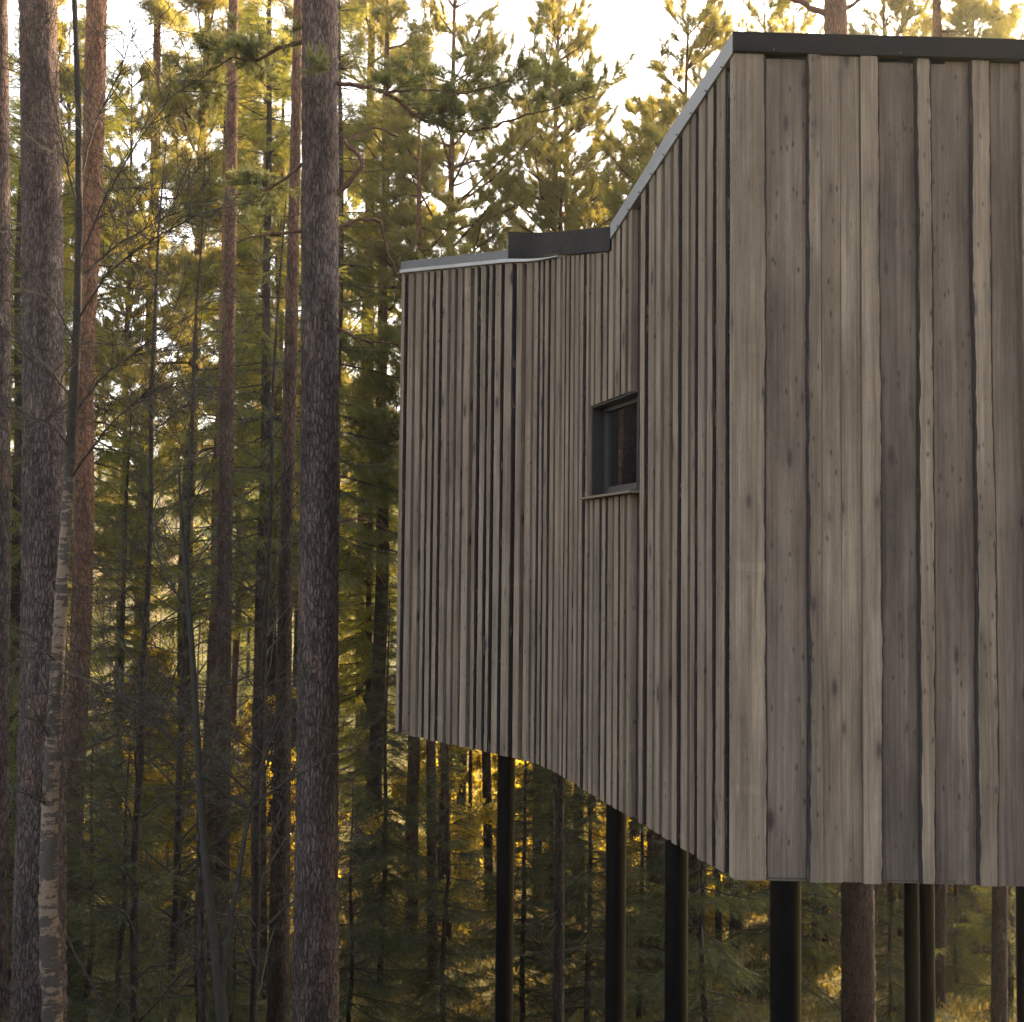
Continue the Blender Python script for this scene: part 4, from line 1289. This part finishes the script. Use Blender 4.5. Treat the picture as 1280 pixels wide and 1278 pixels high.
plant(YP[0], 557, 31, 1.60, 'tall sunlit golden pine with orange trunk above the low roof', zoff=0)
plant(YP[0], 686, 33, 1.58, 'left pine of the golden pair behind the black upstand', rz=2)
plant(YP[0], 701, 35.5, 1.62, 'right pine of the golden pair behind the black upstand', rz=4)
plant(YP[1], 848, 27, 1.95, 'young pine whose tip shows left of the slanted roof edge', rz=1)
plant(YP[0], 793, 38, 1.50, 'hazy golden pine behind the slanted roof edge', rz=3)
plant(YP[0], 905, 40, 1.74, 'slim pine top rising just above the roof corner', rz=5)
plant(YP[0], 960, 36, 1.66, 'sunlit pine crown between roof corner and the trunk above roof', rz=0.4)
plant(TP[1], 1170, 26, 1.12, 'pine crown above the front roof right of the trunk')
plant(TP[1], 1255, 27, 1.12, 'pine crown at the top right corner of the photo')
plant(TP[0], 470, 30, 1.2, 'dark limbed pine filling the gap left of the low roof')
plant(SP[0], 462, 33, 1.0, 'sunlit spruce directly left of the cabin far edge')
plant(SP[1], 480, 23, 0.65, 'smaller yellow green spruce under the cabin far corner')
plant(SP[3], 330, 22, 1.1, 'tall spruce between the slim brown and reddish trunks')
plant(SP[3], 258, 27, 1.1, 'tall spruce filling the middle of the left forest')
plant(SP[0], 150, 24, 0.72, 'spruce with hanging boughs right of the orange pine')
plant(SP[0], 20, 19, 1.0, 'green lit spruce between the two leftmost trunks')
plant(SP[3], 95, 30, 1.3, 'tall thin crowned spruce behind the orange pine')
plant(SP[2], 165, 13.0, 0.96, 'dark drooping small spruce at lower left in shade')
plant(SP[2], 70, 14, 0.8, 'small dark spruce at the bottom left corner')
plant(SP[2], 440, 19, 0.75, 'small shaded spruce at the foot of the main pine')
plant(SP[2], 560, 19, 0.85, 'small dark spruce left of the leftmost black post')
plant(SP[1], 655, 21, 0.55, 'young spruce behind the leftmost black post')
plant(SP[1], 735, 20, 0.58, 'young spruce close left of the second black post')
plant(SP[1], 800, 22, 0.55, 'young spruce between the second and third black posts')
plant(SP[2], 885, 17, 1.0, 'dark spruce between the third and thickest posts')
plant(SP[2], 1000, 22, 1.0, 'small spruce behind the thickest black post')
plant(TP[0], 340, 33, 1.15, 'tall pine far behind left of the main pine')
plant(TP[1], 30, 33, 1.2, 'tall pine far behind at the left edge')
plant(YP[0], 290, 40, 1.3, 'yellow green pine deep in the left forest')
plant(YP[0], 420, 42, 1.5, 'golden pine far behind the main pine')
plant(BR[0], 205, 33, 1.0, 'bare brown birch in the gap of the left forest')
plant(BR[0], 245, 40, 1.1, 'bare birch deeper behind in the left gap')

for px, Y, i, sc_, lab in ((130, 20, 1, 0.95, 'mid height spruce behind the peeling birch'), (215, 21, 0, 0.95, 'bushy spruce behind the curved sapling stem'),
        (300, 27, 0, 1.15, 'spruce crown behind the slim brown trunk'), (385, 24, 0, 1.1, 'spruce hidden mostly by the main grey pine'),
        (60, 23, 0, 1.1, 'spruce right behind the thick grey trunk'), (260, 18, 2, 1.0, 'low spruce at the foot of the pale sunlit trunk'),
        (345, 20, 1, 0.6, 'spruce low between the reddish trunk and the main pine'), (400, 31, 3, 1.25, 'tall spruce top behind the main pine'),
        (450, 36, 3, 1.2, 'tall spruce in the gap left of the low roof'), (170, 31, 3, 1.2, 'tall spruce left of the middle gap in the forest'),
        (-20, 26, 0, 1.2, 'spruce at the left border behind the cut off trunk'), (500, 26, 1, 0.7, 'yellow green spruce low behind the cabin far edge'),
        (600, 27, 1, 0.9, 'spruce behind the leftmost black post, further back'), (690, 29, 1, 0.7, 'spruce behind the dead limbed trunk'),
        (760, 28, 1, 0.85, 'spruce hidden mostly by the second black post'), (850, 27, 1, 0.6, 'spruce behind the third black post'),
        (930, 30, 1, 0.6, 'spruce behind the slim sunlit trunk'), (1060, 31, 1, 0.6, 'spruce behind the thick mottled trunk'),
        (1190, 32, 1, 0.6, 'spruce in the rightmost gap under the cabin'), (1280, 30, 1, 0.6, 'spruce at the lower right edge')):
    if lab not in THIN: plant(SP[i], px, Y, sc_, lab)
for px, Y, i, sc_, lab in ((500, 34, 0, 1.45, 'golden pine crown left of the orange trunked one'), (615, 36, 0, 1.5, 'golden pine crown right of the orange trunked one'),
        (740, 40, 0, 1.4, 'golden pine right of the pair, above the black upstand'), (140, 29, 0, 1.35, 'pine crown high between the orange trunk and the gap'),
        (240, 33, 0, 1.5, 'pine crown at the top of the left forest'), (330, 28, 0, 1.45, 'pine crown at top left of the main pine'),
        (1130, 36, 0, 1.72, 'golden crown just above the front roof edge'), (1230, 37, 0, 1.78, 'golden crown near the top right above the roof'),
        (70, 34, 0, 1.5, 'pine crown behind the thick grey trunk top')):
    if lab not in THIN: plant(YP[i], px, Y, sc_, lab)

for src, px, Y, sc_, lab in ((YP[0], 150, 33, 1.40, 'pine crown between orange pine and the forest gap'),
        
        (YP[0], 722, 38, 1.35, 'golden pine behind the right of the golden pair'),
        (YP[0], 815, 30, 1.12, 'young pine low against the slanted roof edge'), (SP[3], 410, 27, 1.25, 'tall spruce behind the right edge of the main pine'),
        (YP[0], 1000, 44, 1.90, 'far golden crown left of the trunk above the roof'), (YP[0], 1108, 33, 1.62, 'golden crown right of the trunk above the roof')):
    plant(src, px, Y, sc_, lab)
for src, px, Y, sc_, lab in ((TP[1], 172, 38, 1.45, 'tall pine whose crown fills the top between orange pine and slim trunk'), (TP[0], 325, 36, 1.35, 'tall pine with high crown left of the reddish brown trunk'),
        (TP[0], 232, 29, 1.25, 'tall pine crown above the sapling'), (TP[1], 462, 36, 1.4, 'tall pine with high crown directly right of the main pine')):
    plant(src, px, Y, sc_, lab)
for k, px in enumerate((520, 575, 648, 705, 812, 868, 905, 948, 1012, 1044, 1098, 1122, 1190, 1212, 1236, 1272)):
    plant(TP[1], px, 27 + (k * 7) % 17, 0.82, 'slim pine trunk in the blurred wood under the cabin', 'tree', 'slim pines seen under the cabin')
o = plant(YP[0], -60, 20.5, 0.9, 'pine left of the frame, mirrored in the small window')

for px, Y, sc_, lab in ((118, 14.5, 1.0, 'dark shaded spruce low behind the peeling birch'), (30, 14.5, 0.95, 'dark shaded spruce low at the left border'),
        (300, 16.5, 0.6, 'dark low spruce between slim brown and reddish trunks'), (1020, 24, 1.0, 'low spruce behind the close pair of trunks'),
        (1262, 22, 0.75, 'low spruce at the lower right corner'), (1112, 21, 0.62, 'low spruce right of the thick mottled pine'), (1192, 24, 0.85, 'low spruce just right of the paired black posts'), (1228, 27, 1.0, 'low spruce in the middle of the rightmost gap')):
    plant(SP[2], px, Y, sc_, lab)
for k in range(11):
    px = 830 + 43 * k + (k * 37) % 17
    plant(TP[1], px, 24 + (k * 7) % 12, 0.74, 'slim pine trunk in the blurred wood under the cabin', 'tree', 'slim pines seen under the cabin')

# far fill
gi = 0
Rf = random.Random(99)
for k in range(85):
    Y = Rf.uniform(38, 88)
    px = Rf.uniform(-80, 1360)
    if 140 < px < 240 and Y < 58: continue
    if 415 < px < 520 or (Y < 60 and px > 520 and Rf.random() < 0.65): continue
    c = Rf.random()
    if c < 0.38: src, nm, sc_ = SP[Rf.choice([0, 1, 3])], 'spruce', Rf.uniform(0.75, 1.15)
    elif c < 0.72: src, nm, sc_ = (YP[0] if Rf.random() < .6 else TP[Rf.randint(0, 1)]), 'pine', Rf.uniform(0.8, 1.1)
    else: src, nm, sc_ = BR[Rf.randint(0, 1)], 'birch', Rf.uniform(0.8, 1.3)
    if px > 520 and nm != 'birch': sc_ *= 0.55
    elif 100 < px < 270 and nm != 'birch': sc_ *= 0.7
    lab = {'spruce': 'distant spruce in the blurred forest behind', 'pine': 'distant pine in the blurred forest behind', 'birch': 'distant bare birch in the blurred sunlit undergrowth'}[nm]
    plant(src, px, Y, sc_, lab, 'tree', {'spruce': 'distant spruces', 'pine': 'distant pines', 'birch': 'distant bare birches'}[nm])
for k in range(34):                            # bare saplings in the sunlit undergrowth
    px = Rf.uniform(90, 620) if k % 2 else Rf.uniform(860, 1300); Y = Rf.uniform(22, 36)
    plant(BR[1], px, Y, Rf.uniform(0.5, 0.9), 'low bare brown sapling in the sunlit undergrowth', 'sapling', 'low bare saplings')


for k in range(70):
    px = Rf.uniform(860, 1320) if k % 2 else Rf.uniform(420, 860)
    if k % 4 == 0: px = Rf.uniform(120, 420)
    plant(LF[Rf.randint(0, 1)], px, Rf.uniform(26, 48), Rf.uniform(0.8, 1.5), 'young yellow green broadleaf tree lit from behind in the undergrowth', 'young tree', 'sunlit young broadleaf trees')
plant(DS[0], 168, 12.6, 0.95, 'dead limbed thin spruce standing between the orange pine and sapling')
plant(DS[0], 222, 15.5, 1.05, 'bare twiggy spruce directly behind the top of the sapling')
plant(DS[0], 318, 15.0, 1.0, 'bare twiggy spruce between the slim brown and reddish trunks')

# far wooded hillside, one mass
def far_wood():
    rs_ = np.random.RandomState(77)
    mb = MB()
    n = 420
    Y = 88 + 190 * rs_.rand(n) ** 0.8
    X = (rs_.rand(n) * 1.3 - 0.65) * Y * 1.05
    Z = ground_z(X, Y)
    for x, y, z in zip(X, Y, Z):
        H = 9 + 7 * rs_.rand()
        m = 420
        hz = rs_.rand(m) ** 0.8
        w = (1 - hz) * H * 0.17 + 0.25
        a = rs_.rand(m) * 6.283
        r_ = w * (0.35 + 0.65 * rs_.rand(m))
        P = np.column_stack([x + r_ * np.cos(a), y + r_ * np.sin(a), z + 1.5 + hz * (H - 1.5)])
        s_ = 0.20 + 0.25 * rs_.rand(m)
        A = rs_.normal(size=(m, 3)) * [1, 1, 0.6]; B = rs_.normal(size=(m, 3)) * [1, 1, 0.6]
        V = np.stack([P, P + A * s_[:, None] * 0.8, P + B * s_[:, None] * 0.8], 1)
        mb.add(V.reshape(-1, 3), None, np.arange(m * 3).reshape(-1, 3), mat=2 if rs_.rand() < 0.45 else 0, rnd=np.repeat(rs_.rand(m), 3))
        mb.tube([(x, y, z - 0.5), (x, y, z + H * 0.7)], [0.14, 0.06], 4, mat=1, rnd=0.5)
    o = mb.build('distant_forest', [SPRUCE, PINE_MID, BARECROWN])
    tag(o, 'hazy far wooded hillside behind the trees', 'forest', kind='stuff')


far_wood()


def undergrowth():
    rs_ = np.random.RandomState(13)
    mb = MB()
    n = 26000
    Y = 9 + 60 * rs_.rand(n) ** 1.3
    X = (rs_.rand(n) * 1.25 - 0.62) * Y
    d = np.hypot((X + 17.5) / 7.2, (Y - 56) / 8.0)
    keep = d > 1.15
    X, Y = X[keep], Y[keep]; n = len(X)
    Z = ground_z(X, Y)
    k = 12
    P = np.repeat(np.column_stack([X, Y, Z]), k, 0)
    hgt = np.repeat(0.06 + 0.20 * rs_.rand(n) ** 2, k)
    D = rs_.normal(size=(n * k, 3)) * [0.5, 0.5, 0.15] + [0, 0, 1]
    D /= np.linalg.norm(D, axis=1)[:, None]
    st_ = P + rs_.normal(size=P.shape) * [0.12, 0.12, 0.02]
    tip = st_ + D * hgt[:, None]
    wv = rs_.normal(size=P.shape) * 0.018
    V = np.stack([st_ * 0.5 + tip * 0.5 - wv, st_ * 0.5 + tip * 0.5 + wv * 1.2, tip], 1)
    V2 = np.stack([st_ - wv * .3, st_ + wv * .3, tip], 1)
    r_ = np.repeat(rs_.rand(n * k), 3)
    for W in (V, V2): mb.add(W.reshape(-1, 3), None, np.arange(n * k * 3).reshape(-1, 3), rnd=r_)
    tag(mb.build('undergrowth', COVER), 'low blueberry scrub and dry grass over the forest floor', 'ground cover', kind='stuff')


undergrowth()

# ------------------------------------------------------------------ light
AZ, EL = math.radians(38), math.radians(27)
w = bpy.data.worlds.new("World"); sc.world = w; w.use_nodes = True
nt = w.node_tree; nt.nodes.clear()
sky = nt.nodes.new('ShaderNodeTexSky'); sky.sky_type = 'NISHITA'; sky.sun_disc = False
sky.sun_elevation = EL; sky.sun_rotation = AZ
sky.air_density = 1.0; sky.dust_density = 4.0; sky.ozone_density = 0.6; sky.altitude = 0
bg = nt.nodes.new('ShaderNodeBackground'); bg.inputs[1].default_value = 0.15
wo = nt.nodes.new('ShaderNodeOutputWorld')
hs = nt.nodes.new('ShaderNodeHueSaturation'); hs.inputs['Saturation'].default_value = 0.5; hs.inputs['Value'].default_value = 1.0
mx = nt.nodes.new('ShaderNodeMix'); mx.data_type = 'RGBA'; mx.blend_type = 'MULTIPLY'; mx.inputs[0].default_value = 1.0
mx.inputs[7].default_value = (1.07, 1.02, 0.96, 1)           # thin warm evening veil over the whole sky
nt.links.new(sky.outputs[0], hs.inputs['Color']); nt.links.new(hs.outputs[0], mx.inputs[6])
nt.links.new(mx.outputs[2], bg.inputs[0]); nt.links.new(bg.outputs[0], wo.inputs[0])
sl = bpy.data.lights.new('sun', 'SUN'); sl.energy = 5.0; sl.angle = math.radians(0.6); sl.color = (1.0, 0.73, 0.42)
so = bpy.data.objects.new('sun', sl); COL.objects.link(so)
S = Vector((math.sin(AZ) * math.cos(EL), math.cos(AZ) * math.cos(EL), math.sin(EL)))
so.rotation_euler = S.to_track_quat('Z', 'Y').to_euler(); so.location = S * 60

sc.view_settings.view_transform = 'Standard'; sc.view_settings.look = 'None'
sc.view_settings.exposure = 2.5; sc.view_settings.gamma = 1.0
sc.render.engine = 'CYCLES'
cy = sc.cycles
cy.max_bounces = 5; cy.diffuse_bounces = 3; cy.glossy_bounces = 3; cy.transmission_bounces = 4; cy.transparent_max_bounces = 4
cy.sample_clamp_indirect = 6
cy.use_denoising = True


HAZE = 0.0003
if HAZE:
    mb = MB(); mb.box((0, 320, 28), (430, 0, 0), (0, 390, 0), (0, 0, 44))
    t = NT('haze_air')
    v = t.n('ShaderNodeVolumePrincipled', Color=(1.0, 0.97, 0.92, 1), Density=HAZE, Anisotropy=0.55)
    t.t.links.new(v.outputs[0], t.out.inputs['Volume'])
    o = mb.build('haze', t.m); tag(o, kind='stuff', label='thin golden evening haze between the trees')
    cy.volume_bounces = 0
